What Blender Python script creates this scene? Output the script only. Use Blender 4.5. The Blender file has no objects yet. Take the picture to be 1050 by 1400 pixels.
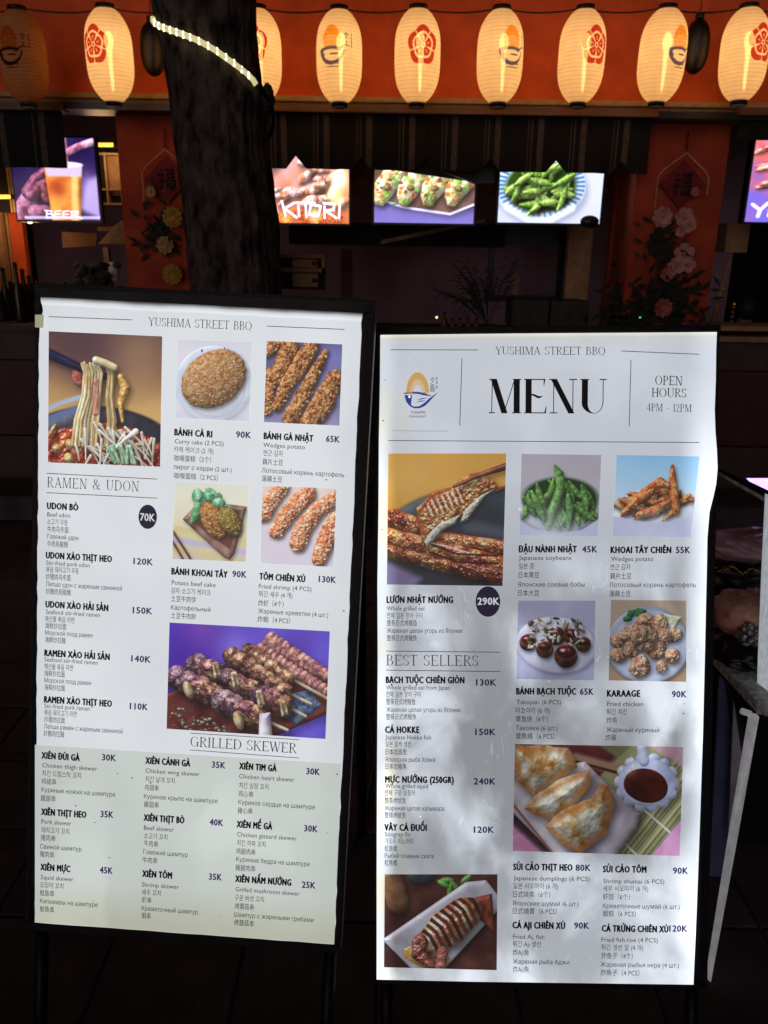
import bpy, bmesh, math, random
import numpy as np
from mathutils import Vector, Matrix, Euler

scene = bpy.context.scene
C = scene.collection
R = math.radians
# ---------------------------------------------------------------- camera
cam_data = bpy.data.cameras.new('camera'); cam = bpy.data.objects.new('camera', cam_data); C.objects.link(cam)
CAM_Z, PITCH, ROLL, FPX = 1.5, 18.0, 0.9, 1100.0
cam.location = (0, 0, CAM_Z)
CR = Matrix.Rotation(R(90 - PITCH), 3, 'X') @ Matrix.Rotation(R(ROLL), 3, 'Z')
cam.rotation_euler = CR.to_euler()
cam_data.sensor_fit = 'AUTO'; cam_data.sensor_width = 36; cam_data.lens = FPX / 1400 * 36
cam_data.clip_start = .05; cam_data.clip_end = 200
cam_data.dof.use_dof = True; cam_data.dof.focus_distance = 1.55; cam_data.dof.aperture_fstop = 7.5
scene.camera = cam
# ---------------------------------------------------------------- night sky and faint ambient
world = bpy.data.worlds.new('World'); scene.world = world; world.use_nodes = True
wn = world.node_tree.nodes; wl = world.node_tree.links
sky = wn.new('ShaderNodeTexSky'); sky.sky_type = 'NISHITA'; sky.sun_disc = False
sky.sun_elevation = R(-4); sky.sun_rotation = R(198)
bgn = wn['Background']; bgn.inputs['Strength'].default_value = .12
wl.new(sky.outputs[0], bgn.inputs['Color'])
sun_data = bpy.data.lights.new('sun', 'SUN'); sun_data.energy = .34; sun_data.angle = R(40); sun_data.color = (1, .78, .80)
sun = bpy.data.objects.new('sun', sun_data); C.objects.link(sun); sun.rotation_euler = (R(82), 0, R(-14))
# ---------------------------------------------------------------- exposure
scene.view_settings.view_transform = 'Standard'; scene.view_settings.look = 'None'
scene.view_settings.exposure = 0; scene.view_settings.gamma = 1; scene.view_settings.use_curve_mapping = False

# ---------------------------------------------------------------- placement helpers
CAM = Vector((0, 0, CAM_Z))
def ray(px, py): return (CR @ Vector((px - 525, 700 - py, -FPX))).normalized()
def W(px, py, Y):
    r = ray(px, py); return CAM + r * (Y / r.y)
def Zp(px, py, z):
    r = ray(px, py); return CAM + r * ((z - CAM_Z) / r.z)
# ---------------------------------------------------------------- painted prints (numpy)
def vnoise(w, h, cell, seed, octv=3, gain=.5):
    rs = np.random.RandomState(seed)
    out = np.zeros((h, w)); amp = 1.0; tot = 0
    for o in range(octv):
        c = max(cell / (2 ** o), 1.2)
        gw, gh = int(w / c) + 3, int(h / c) + 3
        g = rs.rand(gh, gw)
        x = np.arange(w) / c; y = np.arange(h) / c
        x0 = x.astype(int); y0 = y.astype(int)
        fx = x - x0; fy = y - y0
        fx = fx * fx * (3 - 2 * fx); fy = fy * fy * (3 - 2 * fy)
        a = g[y0][:, x0]; b = g[y0][:, x0 + 1]; cc = g[y0 + 1][:, x0]; d = g[y0 + 1][:, x0 + 1]
        out += amp * ((a * (1 - fx) + b * fx) * (1 - fy)[:, None] + (cc * (1 - fx) + d * fx) * fy[:, None])
        tot += amp; amp *= gain
    return out / tot

def sstep(a, b, x):
    t = np.clip((x - a) / (b - a), 0, 1)
    return t * t * (3 - 2 * t)

def blur(a, r):
    r = int(max(1, r))
    k = np.exp(-0.5 * (np.arange(-2 * r, 2 * r + 1) / r) ** 2); k /= k.sum()
    p = 2 * r
    sq = a.ndim == 2
    if sq: a = a[..., None]
    b = np.pad(a, ((p, p), (0, 0), (0, 0)), mode='edge')
    o = sum(k[i] * b[i:i + a.shape[0]] for i in range(len(k)))
    b = np.pad(o, ((0, 0), (p, p), (0, 0)), mode='edge')
    o = sum(k[i] * b[:, i:i + a.shape[1]] for i in range(len(k)))
    return o[..., 0] if sq else o

def hexc(s):
    return np.array([int(s[i:i + 2], 16) / 255 for i in (0, 2, 4)])

def ramp(cols, t):
    cs = np.array([hexc(c) for c in cols]); n = len(cs) - 1
    t = np.clip(t, 0, .9999) * n
    i = t.astype(int); f = (t - i)[..., None]
    return cs[i] * (1 - f) + cs[i + 1] * f

class Cv:
    def __init__(s, w, h, cols, seed=1, vert=True, cell=60, mix=.35):
        s.w, s.h, s.seed = w, h, seed
        s.Y, s.X = np.mgrid[0:h, 0:w].astype(float)
        n = vnoise(w, h, cell, seed, 3)
        base = (s.Y / h if vert else s.X / w)
        s.img = ramp(cols, base * (1 - mix) + n * mix)
    def nn(s, cell, octv=3):
        s.seed += 7
        return vnoise(s.w, s.h, cell, s.seed, octv)
    def ell(s, cx, cy, rx, ry, rot=0):
        a = math.radians(rot); dx = s.X - cx * s.w; dy = s.Y - cy * s.h
        u = (dx * math.cos(a) + dy * math.sin(a)) / (rx * s.w)
        v = (-dx * math.sin(a) + dy * math.cos(a)) / (ry * s.w)
        return np.sqrt(u * u + v * v)
    def tube(s, pts, rad):
        best = np.full((s.h, s.w), 99.0)
        P = [(p[0] * s.w, p[1] * s.h) for p in pts]
        if not hasattr(rad, '__len__'): rad = [rad] * len(P)
        for i in range(len(P) - 1):
            (ax, ay), (bx, by) = P[i], P[i + 1]
            L = (bx - ax) ** 2 + (by - ay) ** 2 + 1e-9
            t = np.clip(((s.X - ax) * (bx - ax) + (s.Y - ay) * (by - ay)) / L, 0, 1)
            d = np.hypot(s.X - ax - t * (bx - ax), s.Y - ay - t * (by - ay))
            best = np.minimum(best, d / ((rad[i] * (1 - t) + rad[i + 1] * t) * s.w))
        return best
    def poly(s, pts, soft=.05):
        P = [(p[0] * s.w, p[1] * s.h) for p in pts]; n = len(P)
        dist = np.full((s.h, s.w), 1e9); ins = np.zeros((s.h, s.w), bool)
        for i in range(n):
            (ax, ay), (bx, by) = P[i], P[(i + 1) % n]
            L = (bx - ax) ** 2 + (by - ay) ** 2 + 1e-9
            t = np.clip(((s.X - ax) * (bx - ax) + (s.Y - ay) * (by - ay)) / L, 0, 1)
            dist = np.minimum(dist, np.hypot(s.X - ax - t * (bx - ax), s.Y - ay - t * (by - ay)))
            if abs(by - ay) > 1e-9:
                c = ((ay > s.Y) != (by > s.Y)) & (s.X < (bx - ax) * (s.Y - ay) / (by - ay) + ax)
                ins ^= c
        sd = np.where(ins, -dist, dist)
        return np.clip(1 + sd / (soft * s.w), 0, 3)
    def piece(s, d, R, cols, cell=10, bump=.25, edge=.05, shine=.15, light=(-.45, -.6, .66), amb=.42,
              shadow=.45, soft=.03, tint=.5, off=(.02, .03), bcell=None, a=1.0, gamma=1.0):
        ys, xs = np.where(d < 1 + edge + soft + .02)
        s.seed += 7
        if len(ys) == 0: return
        br = max(1, int(.025 * s.w)); pd = int(.03 * s.w) + 2 * br + 2
        y0, y1 = max(0, ys.min() - pd), min(s.h, ys.max() + pd + 1); x0, x1 = max(0, xs.min() - pd), min(s.w, xs.max() + pd + 1)
        D = d[y0:y1, x0:x1]; h_, w_ = D.shape; img = s.img[y0:y1, x0:x1]
        n = vnoise(w_, h_, cell, s.seed, 4); n2 = vnoise(w_, h_, bcell or cell * .8, s.seed + 1, 3)
        dd = D + edge * (vnoise(w_, h_, cell * 1.5, s.seed + 2, 3) - .5) * 2
        m = sstep(1 + soft, 1 - soft, dd)
        if shadow > 0:
            oy, ox = int(off[1] * s.w), int(off[0] * s.w)
            sh = np.zeros_like(m); sh[oy:, ox:] = m[:h_ - oy, :w_ - ox]
            sh[:oy] = sh[oy:oy + 1] * (y0 == 0); sh[:, :ox] = sh[:, ox:ox + 1] * (x0 == 0)
            sh = blur(sh, br)
            img = img * (1 - shadow * sh)[..., None]
        h = np.sqrt(np.clip(1 - np.minimum(dd, 1) ** 2, 0, 1)) * R * s.w
        h = h + (n2 - .5) * bump * R * s.w * 2
        gy, gx = np.gradient(h)
        nl = np.sqrt(gx * gx + gy * gy + 1)
        L = np.array(light) / np.linalg.norm(light)
        dif = np.clip((-gx * L[0] - gy * L[1] + L[2]) / nl, 0, 1)
        H = L + np.array([0, 0, 1]); H /= np.linalg.norm(H)
        sp = np.clip((-gx * H[0] - gy * H[1] + H[2]) / nl, 0, 1) ** 40
        col = ramp(cols, .5 + (n - .5) * tint * 2.6)
        c = col * (amb + (1.12 - amb) * dif ** gamma)[..., None] + (shine * sp)[..., None]
        m = (m * a)[..., None]
        s.img[y0:y1, x0:x1] = img * (1 - m) + np.clip(c, 0, 1) * m
    def flat(s, d, col, soft=.04, a=1.0):
        m = (sstep(1 + soft, 1 - soft, d) * a)[..., None]
        s.img = s.img * (1 - m) + hexc(col) * m
    def glow(s, cx, cy, r, col, a=.6):
        m = (a * np.exp(-s.ell(cx, cy, r, r) ** 2))[..., None]
        s.img = s.img * (1 - m) + hexc(col) * m
    def blur(s, r): s.img = blur(s.img, r)
    def specks(s, d, n, cols, r=(.004, .01), seed=5):
        rs = np.random.RandomState(seed); ys, xs = np.where(d < .93)
        if len(ys) == 0: return
        for k in range(n):
            i = rs.randint(len(ys)); rr = max(.9, rs.uniform(*r) * s.w)
            x0, x1 = max(0, int(xs[i] - rr - 2)), int(xs[i] + rr + 3); y0, y1 = max(0, int(ys[i] - rr - 2)), int(ys[i] + rr + 3)
            q = np.hypot((s.X[y0:y1, x0:x1] - xs[i]) * rs.uniform(.6, 1.4), s.Y[y0:y1, x0:x1] - ys[i])
            m = (.75 * sstep(rr + .7, rr - .7, q))[..., None]
            s.img[y0:y1, x0:x1] = s.img[y0:y1, x0:x1] * (1 - m) + hexc(cols[rs.randint(len(cols))]) * m

GOLD = ['6b3a18', 'a5682f', 'c98f52', 'e0b57c']
FRY = ['8e3b16', 'c8642c', 'e0894a', 'f2b985', 'fbe0c0']

def pic_noodles():
    c = Cv(300, 348, ['4a3238', '6e4a3c', 'c99d5c', 'd9b36c', 'c49a55'], 3, cell=120, mix=.2)
    c.glow(.75, .15, .3, 'c8a070', .5); c.glow(.3, .1, .35, '4a2f38', .7); c.blur(6)
    c.piece(c.ell(.45, .98, .78, .5, 0), .1, ['121018', '22202c', '30303c'], 40, bump=.02, edge=0, shine=.5, shadow=.3)
    c.flat(c.tube([(-.1, .63), (.1, .54), (.3, .48)], .02), 'aab4cc', .6); c.flat(c.tube([(-.1, .72), (.1, .63), (.27, .57)], .03), '5d6c94', .6)
    c.piece(c.ell(.45, 1.08, .7, .46), .05, ['3a0c06', '8c2210', 'c04a20', 'd88044'], 26, bump=.3, edge=.1, shine=.7, shadow=0)
    rs = np.random.RandomState(4)
    for k in range(26):
        x, y = rs.uniform(0, 1), rs.uniform(.74, .98)
        c.piece(c.ell(x, y, rs.uniform(.03, .08), rs.uniform(.02, .05), rs.uniform(0, 180)), .04, [['7a1408', 'b83018', 'e06038'], ['c09050', 'e0b870', 'f0d8a0']][k % 2], 10, shine=.6, shadow=.3)
    c.piece(c.ell(.27, .34, .06, .09, -20), .05, ['a03c34', 'c86858', 'e09a80'], 14, shadow=.3)
    c.piece(c.tube([(-.05, .15), (.3, .27), (.55, .33)], [.05, .035, .025]), .04, ['101028', '1a1c48', '2c2c60'], 40, bump=.02, edge=0, shine=.8)
    for i in range(24):
        t = rs.rand(); x0 = .31 + t * .26 + rs.uniform(-.01, .01); x1 = x0 + (t - .5) * .1 - .02; k = rs.uniform(.009, .016)
        c.piece(c.tube([(x0 - .01, .22 + rs.uniform(0, .05)), (x0 + .015, .3), (x0 + rs.uniform(-.01, .01), .48), (x1 + rs.uniform(-.01, .01), .66), (x1 - .02, .86)], k), k, [['b88440', 'dcb878', 'f4e0ac'], ['c89c5c', 'ecd49c', 'fbf2d4']][i % 2], 26, bump=.04, edge=.02, shine=.35, shadow=.22, amb=.5)
    c.piece(c.tube([(.42, .2), (.5, .22), (.58, .25)], .035), .03, ['e0c088', 'f4e4b8', 'fdf6dc'], 20, bump=.05, shine=.4)
    c.piece(c.tube([(.64, .32), (.68, .4), (.64, .52), (.66, .66)], [.03, .045, .03, .015]), .035, ['c07828', 'e8b058', 'f8dca0'], 14, shine=.5)
    c.piece(c.tube([(.42, .36), (.42, .6)], .03), .03, ['c85040', 'e08a70', 'f0c0a0'], 14, shadow=0, a=.7)
    for k in range(34):
        x = rs.uniform(.26, .97); y = rs.uniform(.84, 1.08); an = rs.uniform(-.25, .25) + (x - .5) * .4
        L = rs.uniform(.12, .26)
        c.piece(c.tube([(x, y), (x - an * .3, y - L * .5), (x - an * .8, y - L)], [.007, .009, .014]), .012, ['b8a888', 'e8e0cc', 'fbf8f0'], 20, bump=.04, edge=.02, shine=.2, shadow=.3, amb=.55)
    c.piece(c.tube([(.56, .9), (.67, .81), (.78, .73)], [.014, .016, .026]), .02, ['d0c8b4', 'f4f0e4', 'ffffff'], 20, bump=.03, shadow=.35, amb=.6)
    for k in range(7):
        x = rs.uniform(.5, .8); c.piece(c.tube([(x, .98), (x + rs.uniform(-.1, .1), .85)], .016), .016, ['5f9a68', '9fd0a0', 'd8f0d0'], 12, shadow=.2, amb=.5)
    return c.img

def pic_cake():
    c = Cv(260, 276, ['d8d4dc', 'e6e4ec', 'd4d2e4'], 11, mix=.3)
    c.piece(c.ell(.5, .55, .52, .52), .03, ['ccd0e0', 'dfe2ee', 'eceef6'], 60, bump=.01, edge=0, shadow=.1, amb=.6)
    c.flat(np.abs(c.ell(.5, .57, .42, .42) - 1) * 30, 'b8bcd0', .5, .6)
    c.flat(c.ell(.33, .13, .012, .02), '2233aa', .2); c.flat(c.ell(.63, .09, .01, .014), '2233aa', .2)
    d = c.ell(.5, .48, .47, .36, -38)
    c.piece(d, .2, ['8a5028', 'b07a48', 'c89a68', 'd8b48c'], 9, bump=.05, edge=.035, shine=.1, shadow=.5, amb=.5, bcell=5)
    c.specks(d, 420, ['e8c898', 'd8a868', '945c30', 'a86c3c', 'f0d8b0'], (.003, .008), 3)
    return c.img

def crumb_sticks(c, sticks, cols, spk, seed):
    for i, (pts, r) in enumerate(sticks):
        d = c.tube(pts, r)
        c.piece(d, r if not hasattr(r, '__len__') else r[0], cols, 9, bump=.22, edge=.14, shine=.25, shadow=.6, amb=.45, bcell=8, off=(.03, .03))
        c.specks(d, 90, spk, (.005, .013), seed + i)

def pic_wings():
    c = Cv(260, 280, ['38304c', '5a5478', '8880a8', 'a8a4c4'], 21, vert=True, mix=.5)
    c.glow(.9, .15, .3, '7a7cc0', .7)
    crumb_sticks(c, [([(.0, .1), (.12, .0)], .1), ([(.0, .5), (.18, .38), (.3, .08)], .12), ([(.02, .85), (.06, .55)], .07), ([(.16, .8), (.3, .5), (.45, .28), (.58, .05)], [.07, .1, .12, .1]),
                     ([(.35, .93), (.52, .62), (.68, .3), (.78, .1)], [.11, .1, .07, .04]), ([(.6, 1.0), (.78, .7), (.92, .4)], [.13, .15, .1])],
                 ['4a2010', '8a4a24', 'b87840', 'd8a468', 'c06838'], ['e0b070', 'c84830', '5c2810', 'f0cc90'], 31)
    return c.img

def pic_croquette():
    c = Cv(260, 272, ['e2e2d4', 'eae6cc', 'd8c898', 'c4bce0'], 41, mix=.3)
    for i in range(4):
        c.flat(c.poly([(-.1, .55 + i * .14), (1.1, .72 + i * .14), (1.1, .79 + i * .14), (-.1, .62 + i * .14)], .02), ['d6c488', 'b8b0e0'][i % 2], .5, .7)
    c.piece(c.poly([(.12, .48), (.34, .22), (.98, .28), (.84, .9), (.78, .98), (.7, .95)], .06), .04, ['704038', 'a4786c', 'c4a090'], 30, bump=.03, edge=0, shadow=.4)
    c.flat(c.poly([(.2, .47), (.38, .28), (.9, .33), (.78, .85)], .05), '5a3428', .3, .85)
    rs = np.random.RandomState(8)
    for k in range(16):
        x, y = rs.uniform(.3, .8), rs.uniform(.05, .35)
        c.piece(c.ell(x, y, rs.uniform(.05, .12), rs.uniform(.04, .09), rs.uniform(0, 180)), .06, ['3f8a50', '7cc08c', 'c8ecd0'], 14, edge=.2, shine=.3, shadow=.2, amb=.5)
    c.piece(c.ell(.3, .4, .06, .16, 20), .04, ['3f8a50', '8cc890'], 14, edge=.2, shadow=.2)
    for (x, y, rx, ry, ro, cols) in ((.53, .48, .15, .27, -28, GOLD), (.76, .48, .14, .22, -32, ['5a4a18', '8a7834', 'b08c4c'])):
        d = c.ell(x, y, rx, ry, ro); c.piece(d, .12, cols, 10, bump=.12, edge=.06, shadow=.6, amb=.45, bcell=7); c.specks(d, 120, ['e8c080', '8a5020', 'd09850'], (.004, .01), 7)
    c.piece(c.tube([(-.02, .62), (.24, .98)], .015), .015, ['6a2c20', '9c5040'], 20); c.piece(c.tube([(-.02, .75), (.14, .99)], .015), .015, ['6a2c20', '9c5040'], 20)
    return c.img

def pic_shrimp():
    c = Cv(260, 276, ['e4c8bc', 'ecd8d0', 'd8ccd8', 'e0dce4'], 51, mix=.4)
    crumb_sticks(c, [([(.02, .35), (.1, .2), (.25, .02)], [.12, .12, .1]), ([(.2, .58), (.35, .35), (.6, .08)], [.1, .12, .12]), ([(.5, .72), (.58, .5), (.75, .28), (1.0, .12)], [.12, .12, .11, .1]), ([(.8, .9), (.88, .65), (1.0, .4)], [.1, .12, .12])],
                 ['b84820', 'e07848', 'f4a070', 'fcd0a8', 'fff0dc'], ['fff4e0', 'f8c090', 'd86038', 'ffe0c0'], 61)
    return c.img

def meat(c, x, y, r, rs, cols, rot=0, k=1.0):
    d = c.ell(x, y, r, r * k, rot)
    c.piece(d, r, cols, 12, bump=.10, edge=.22, shine=.4, shadow=.6, amb=.34, bcell=10, tint=.75, light=(-.2, -.8, .5))

def pic_skewers():
    c = Cv(420, 282, ['5a34c0', '4a2cac', '6a58d0', '3c2090'], 71, vert=False, cell=160, mix=.6)
    c.glow(.15, .3, .2, '3c1c98', .7); c.glow(.42, .2, .12, 'a090ec', .6); c.glow(.2, .05, .12, '8848b0', .6); c.blur(8)
    c.piece(c.poly([(-.05, .7), (.45, .28), (1.0, .62), (1.02, .75), (.62, 1.05), (-.05, 1.1)], .03), .02, ['3c1418', '6a2c28', '8a4434'], 30, bump=.05, edge=0, shadow=.3)
    c.piece(c.poly([(.72, .62), (.88, .55), (.97, .68), (.82, .88), (.7, .8)], .02), .01, ['283058', '58709c', '8ca4a8'], 8, bump=.3, shadow=0)
    rs = np.random.RandomState(9)
    P1 = ['5a2c3c', '9c5c5c', 'd09484', 'ecc0a8']; P2 = ['38202c', '704454', '98707c', 'c09ca0']; P3 = ['3c2024', '7c4c3c', 'b07c5c', 'd4a888']
    def shrimp(a, b, r, n):
        for i in range(n):
            t = i / (n - 1); c.piece(c.ell(a[0] + (b[0] - a[0]) * t, a[1] + (b[1] - a[1]) * t, r * .55, r * (1.1 - .4 * t), 28), r * .6, P1, 10, bump=.1, edge=.06, shine=.3, shadow=.4, light=(-.2, -.8, .5))
    shrimp((.62, .12), (1.0, .42), .06, 14); shrimp((.56, .22), (1.0, .56), .055, 15)
    for a, b in (((.76, .45), (1.0, .62)), ((.72, .57), (.9, .68)), ((.7, .68), (.87, .8)), ((.6, .85), (.76, .94))):
        c.piece(c.tube([a, b], .011), .011, ['a08050', 'd8c0a0', 'f0e4d0'], 20, bump=.02, edge=0, shadow=.4)
    for t in np.linspace(0, 1, 6): meat(c, .5 + t * .24, .22 + t * .24, .052, rs, P3, 30)
    for t in np.linspace(0, 1, 7): meat(c, .4 + t * .32, .28 + t * .3, .06, rs, P3, 20)
    for i, t in enumerate(np.linspace(0, 1, 9)):
        meat(c, .18 + t * .54, .37 + t * .34, .07, rs, [P2, P1, P3][i % 3], 20, .95)
    for (x, y) in ((.3, .42), (.42, .5), (.58, .66), (.73, .74)):
        c.piece(c.poly([(x - .03, y - .07), (x + .01, y - .08), (x + .035, y + .05), (x - .01, y + .08)], .03), .02, ['8c6c48', 'd4bc94', 'f0e4cc'], 8, bump=.25, edge=.08, shadow=.5)
        c.flat(c.tube([(x - .01, y - .05), (x + .01, y + .05)], .006), '4c2c24', .8, .7)
    for i, t in enumerate(np.linspace(0, 1, 8)):
        meat(c, .06 + t * .5, .5 + t * .34, .078, rs, [P2, P2, P1, P3][i % 4], 40, 1.0)
    for (x, y) in ((.13, .62), (.45, .88)):
        c.piece(c.ell(x, y, .03, .06, -20), .04, ['9c7c50', 'd0b488', 'ecd8b0'], 10, bump=.1, shadow=.5)
    c.piece(c.poly([(.58, .8), (.65, .78), (.67, 1.05), (.58, 1.05)], .04), .04, ['b8a8c8', 'e8dce8', 'fbf6fb'], 20, bump=.03, shadow=.5)
    for k in range(90):
        x, y = rs.uniform(.02, .45), rs.uniform(.78, 1.0)
        if y > .72 + x * .6: c.piece(c.ell(x, y, rs.uniform(.006, .018), .009), .015, [['5a2c20', 'a06040'], ['6c8070', 'a8b8a0']][k % 2], 8, shadow=.2)
    return c.img

def pic_eel():
    c = Cv(320, 360, ['e0a448', 'd89c40', 'cc9440', 'c89040'], 81, mix=.5, cell=90)
    c.glow(.15, .2, .2, 'f0bc60', .5); c.blur(5)
    c.piece(c.ell(.75, .98, 1.0, .82, 0), .1, ['1c242c', '3c4c54', '5c6c74'], 90, bump=.01, edge=0, shadow=.3, shine=.2)
    c.flat(c.ell(.8, 1.0, .9, .72), '22262c', .2, .85); c.flat(c.tube([(.7, .55), (1.0, .6)], .05), '56606c', .9, .6)
    c.flat(c.poly([(0, .82), (.3, .95), (.2, 1.05), (-.1, 1.05)], .05), '8478a0', .8, .9)
    EC = ['3c0c08', '8a2c14', 'c05c28', 'e09448', 'f0c080']
    def eel(a, b, r, cols=EC, k=40):
        d = c.tube([a, b], r); c.piece(d, .06, cols, 22, bump=.22, edge=.08, shine=.7, shadow=.5, bcell=9, amb=.35, light=(.1, -.8, .5)); c.specks(d, k // 2, ['fff4ec', '2c0808', 'f8d8b0'], (.002, .006), int(r * 1000))
    eel((.05, .5), (.4, .62), .09); eel((.5, .66), (1.05, .72), .07); eel((.0, .64), (1.05, .86), .085, EC, 90); eel((.0, .74), (1.0, .96), .06, ['401008', '7c2c10', 'b86c28', 'd89448'], 80)
    eel((.6, .86), (1.0, .92), .07, ['2c0c08', '8c3014', 'c06028'], 60)
    for y0 in (.7, .76): c.flat(c.tube([(.38, y0 - .01), (.6, y0 + .06), (.95, y0 + .07)], .008), '200808', .6, .85)
    c.flat(c.tube([(.38, .68), (.5, .7), (.7, .75)], .006), 'fff0f0', .5, .8)
    d = c.poly([(.24, .42), (.4, .28), (.55, .26), (.62, .18), (.74, .14), (.9, .2), (.95, .26), (.84, .3), (.74, .42), (.66, .52), (.6, .47), (.46, .6), (.33, .71), (.29, .66)], .07)
    c.piece(d, .06, ['8a3010', 'c87030', 'e8a858', 'f0c890'], 12, bump=.25, edge=.1, shine=.8, shadow=.5, bcell=8, light=(-.2, -.8, .5))
    for i in range(15):
        t = i / 14; x = .31 + t * .3; y = .46 - t * .12
        c.flat(c.tube([(x, y - .08), (x + .05, y + .02)], .006), ['7c2010', 'fff0dc'][i % 2], .8, .75)
    c.flat(c.tube([(.27, .45), (.36, .33), (.52, .27)], .012), '8c2414', .9, .7); c.flat(c.tube([(.26, .5), (.34, .66)], .018), 'a83c18', .9, .8)
    c.piece(c.poly([(.36, .6), (.44, .53), (.62, .46), (.58, .53), (.47, .58), (.34, .71), (.31, .67)], .03), .02, ['8c9080', 'c8c4a8', 'ece4cc'], 6, bump=.3, shine=.4, shadow=0)
    c.piece(c.poly([(.62, .52), (.66, .42), (.78, .32), (.92, .26), (.84, .31), (.76, .4), (.68, .5)], .03), .02, ['8c9080', 'c8c4a8', 'ece4cc'], 6, bump=.3, shine=.4, shadow=0)
    c.piece(c.tube([(.56, .25), (.75, .17), (1.05, .08)], [.012, .02, .032]), .025, ['4c1c14', '7c3828', 'a45c44'], 30, bump=.05, edge=0, shine=.3)
    c.piece(c.tube([(.93, .28), (1.05, .24)], .02), .02, ['2c1410', '6c3828'], 30)
    return c.img

def pod(c, pts, r, cols=('2c6420', '4c9038', '84bc58', 'b0dc80'), shadow=.5):
    n = len(pts)
    d = c.tube(pts, [r * .5] + [r] * (n - 2) + [r * .3])
    c.piece(d, r * .8, list(cols), 18, bump=.06, edge=.03, shine=.35, shadow=shadow, amb=.4)
    for i in range(1, n - 1):
        c.piece(c.ell(pts[i][0], pts[i][1], r * .7, r * .7), r * .5, list(cols), 18, bump=.02, edge=.02, shine=.2, shadow=.12, amb=.55, a=.6)

def pic_beans(screen=False):
    rs = np.random.RandomState(12)
    if not screen:
        c = Cv(290, 296, ['b0a8b0', 'b8b0b4', 'c0bcc8', 'a8acd0'], 91, mix=.3)
        c.piece(c.ell(.5, .62, .52, .36), .08, ['b8c4dc', 'dce4f0', 'f4f8fc'], 80, bump=.01, edge=0, shadow=.3, shine=.2, amb=.6)
        c.flat(c.ell(.5, .55, .48, .28), '1c3014', .1); cx, cy, sx, sy = .5, .6, .4, .22
    else:
        c = Cv(380, 216, ['c8d0f4', 'd0d4f0', 'c4c8ec'], 95, mix=.3)
        c.piece(c.ell(.4, .52, .45, .26), .06, ['98b8e0', 'c8dcf4', 'f0f6ff'], 60, bump=.01, edge=0, shadow=.25, amb=.7)
        for k in range(44):
            a = k * math.tau / 44; c.flat(c.tube([(.4 + .35 * math.cos(a), .48 + .36 * math.sin(a)), (.4 + .42 * math.cos(a), .48 + .43 * math.sin(a))], .009), '3868b0', .5, .8)
        c.flat(c.ell(.4, .5, .34, .2), '2c4818', .1); cx, cy, sx, sy = .4, .5, .27, .28
    L = .16 if not screen else .1
    for k in range(30):
        x = cx + rs.uniform(-1, 1) * sx; y = cy + rs.uniform(-.8, .9) * sy * math.sqrt(max(0, 1 - ((x - cx) / sx) ** 2) + .1); a = rs.uniform(-1.2, .6) if screen else rs.uniform(.6, 2.3)
        dx, dy = math.cos(a) * L, math.sin(a) * L * c.w / c.h; b = rs.uniform(-.03, .03)
        cols = ('2c5c18', '508c34', '80b84c', 'a8d470') if not screen else ('4a7820', '7ca840', 'a4cc60', 'd0ec98')
        pod(c, [(x - dx, y - dy), (x - dx * .4 + b, y - dy * .4), (x + dx * .1 + b, y + dy * .1), (x + dx * .5, y + dy * .5), (x + dx, y + dy)], .042 if not screen else .028, cols)
    if not screen:
        pod(c, [(.38, .86), (.4, .7), (.46, .55), (.5, .4), (.48, .24), (.42, .14)], .055)
        pod(c, [(.14, .46), (.2, .58), (.27, .72), (.3, .8)], .045); pod(c, [(.6, .5), (.63, .66), (.64, .82)], .05)
        c.flat(c.poly([(-.1, .7), (0, .82), (.2, .92), (.5, .96), (.8, .92), (1.1, .72), (1.1, 1.1), (-.1, 1.1)], .03), 'c8d0e8', .5, .96)
        c.glow(.4, .97, .3, 'e4e8f6', .6)
    else:
        c.flat(c.tube([(.08, .78), (.3, .96), (.5, .97), (.72, .78)], .03), 'e4ecfa', .5, .8)
    return c.img

def pic_wedges():
    c = Cv(290, 290, ['8cc4e8', 'b0d8f0', 'dce8f4', 'd0d4ec'], 101, mix=.15)
    c.piece(c.ell(.5, .75, .52, .36), .06, ['d8dcec', 'eceef6', 'fbfcff'], 50, bump=.03, edge=.04, shadow=.1, amb=.7)
    rs = np.random.RandomState(14)
    for k in range(34):
        x = rs.uniform(.12, .92); y = rs.uniform(.4, .72); a = rs.uniform(-1.1, .5); L = rs.uniform(.1, .18)
        if y < .38 + abs(x - .55) * .35: y += .12
        dx, dy = math.cos(a) * L, math.sin(a) * L
        d = c.tube([(x - dx, y - dy), (x, y), (x + dx, y + dy)], [.02, .055, .02]); c.piece(d, .05, ['8c2410', 'cc5420', 'e88c44', 'f8c480', 'f8d8a0'], 14, bump=.12, edge=.08, shadow=.55, amb=.45)
        c.specks(d, 14, ['8c2c10', 'fbe8c0'], (.004, .008), k)
    for pts, r in (([(.68, .12), (.7, .35), (.78, .68)], [.02, .06, .05]), ([(.3, .72), (.5, .68), (.68, .55)], [.03, .07, .02]), ([(.42, .38), (.54, .33), (.64, .36)], [.03, .07, .03]), ([(.12, .7), (.3, .52), (.46, .42)], [.03, .06, .03])):
        d = c.tube(pts, r); c.piece(d, .06, ['a83418', 'dc7030', 'f0a058', 'f8cc88'], 16, bump=.1, edge=.06, shadow=.5, amb=.5); c.specks(d, 30, ['8c2c10', 'fbe8c0', '5c2008'], (.004, .009), 77)
    c.flat(c.poly([(-.1, .72), (.08, .77), (.3, .8), (.5, .82), (.75, .8), (1.1, .7), (1.1, 1.1), (-.1, 1.1)], .02), 'ccd0ec', .6, .96); c.glow(.5, 1.0, .3, 'e4e6f8', .5)
    return c.img

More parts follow.
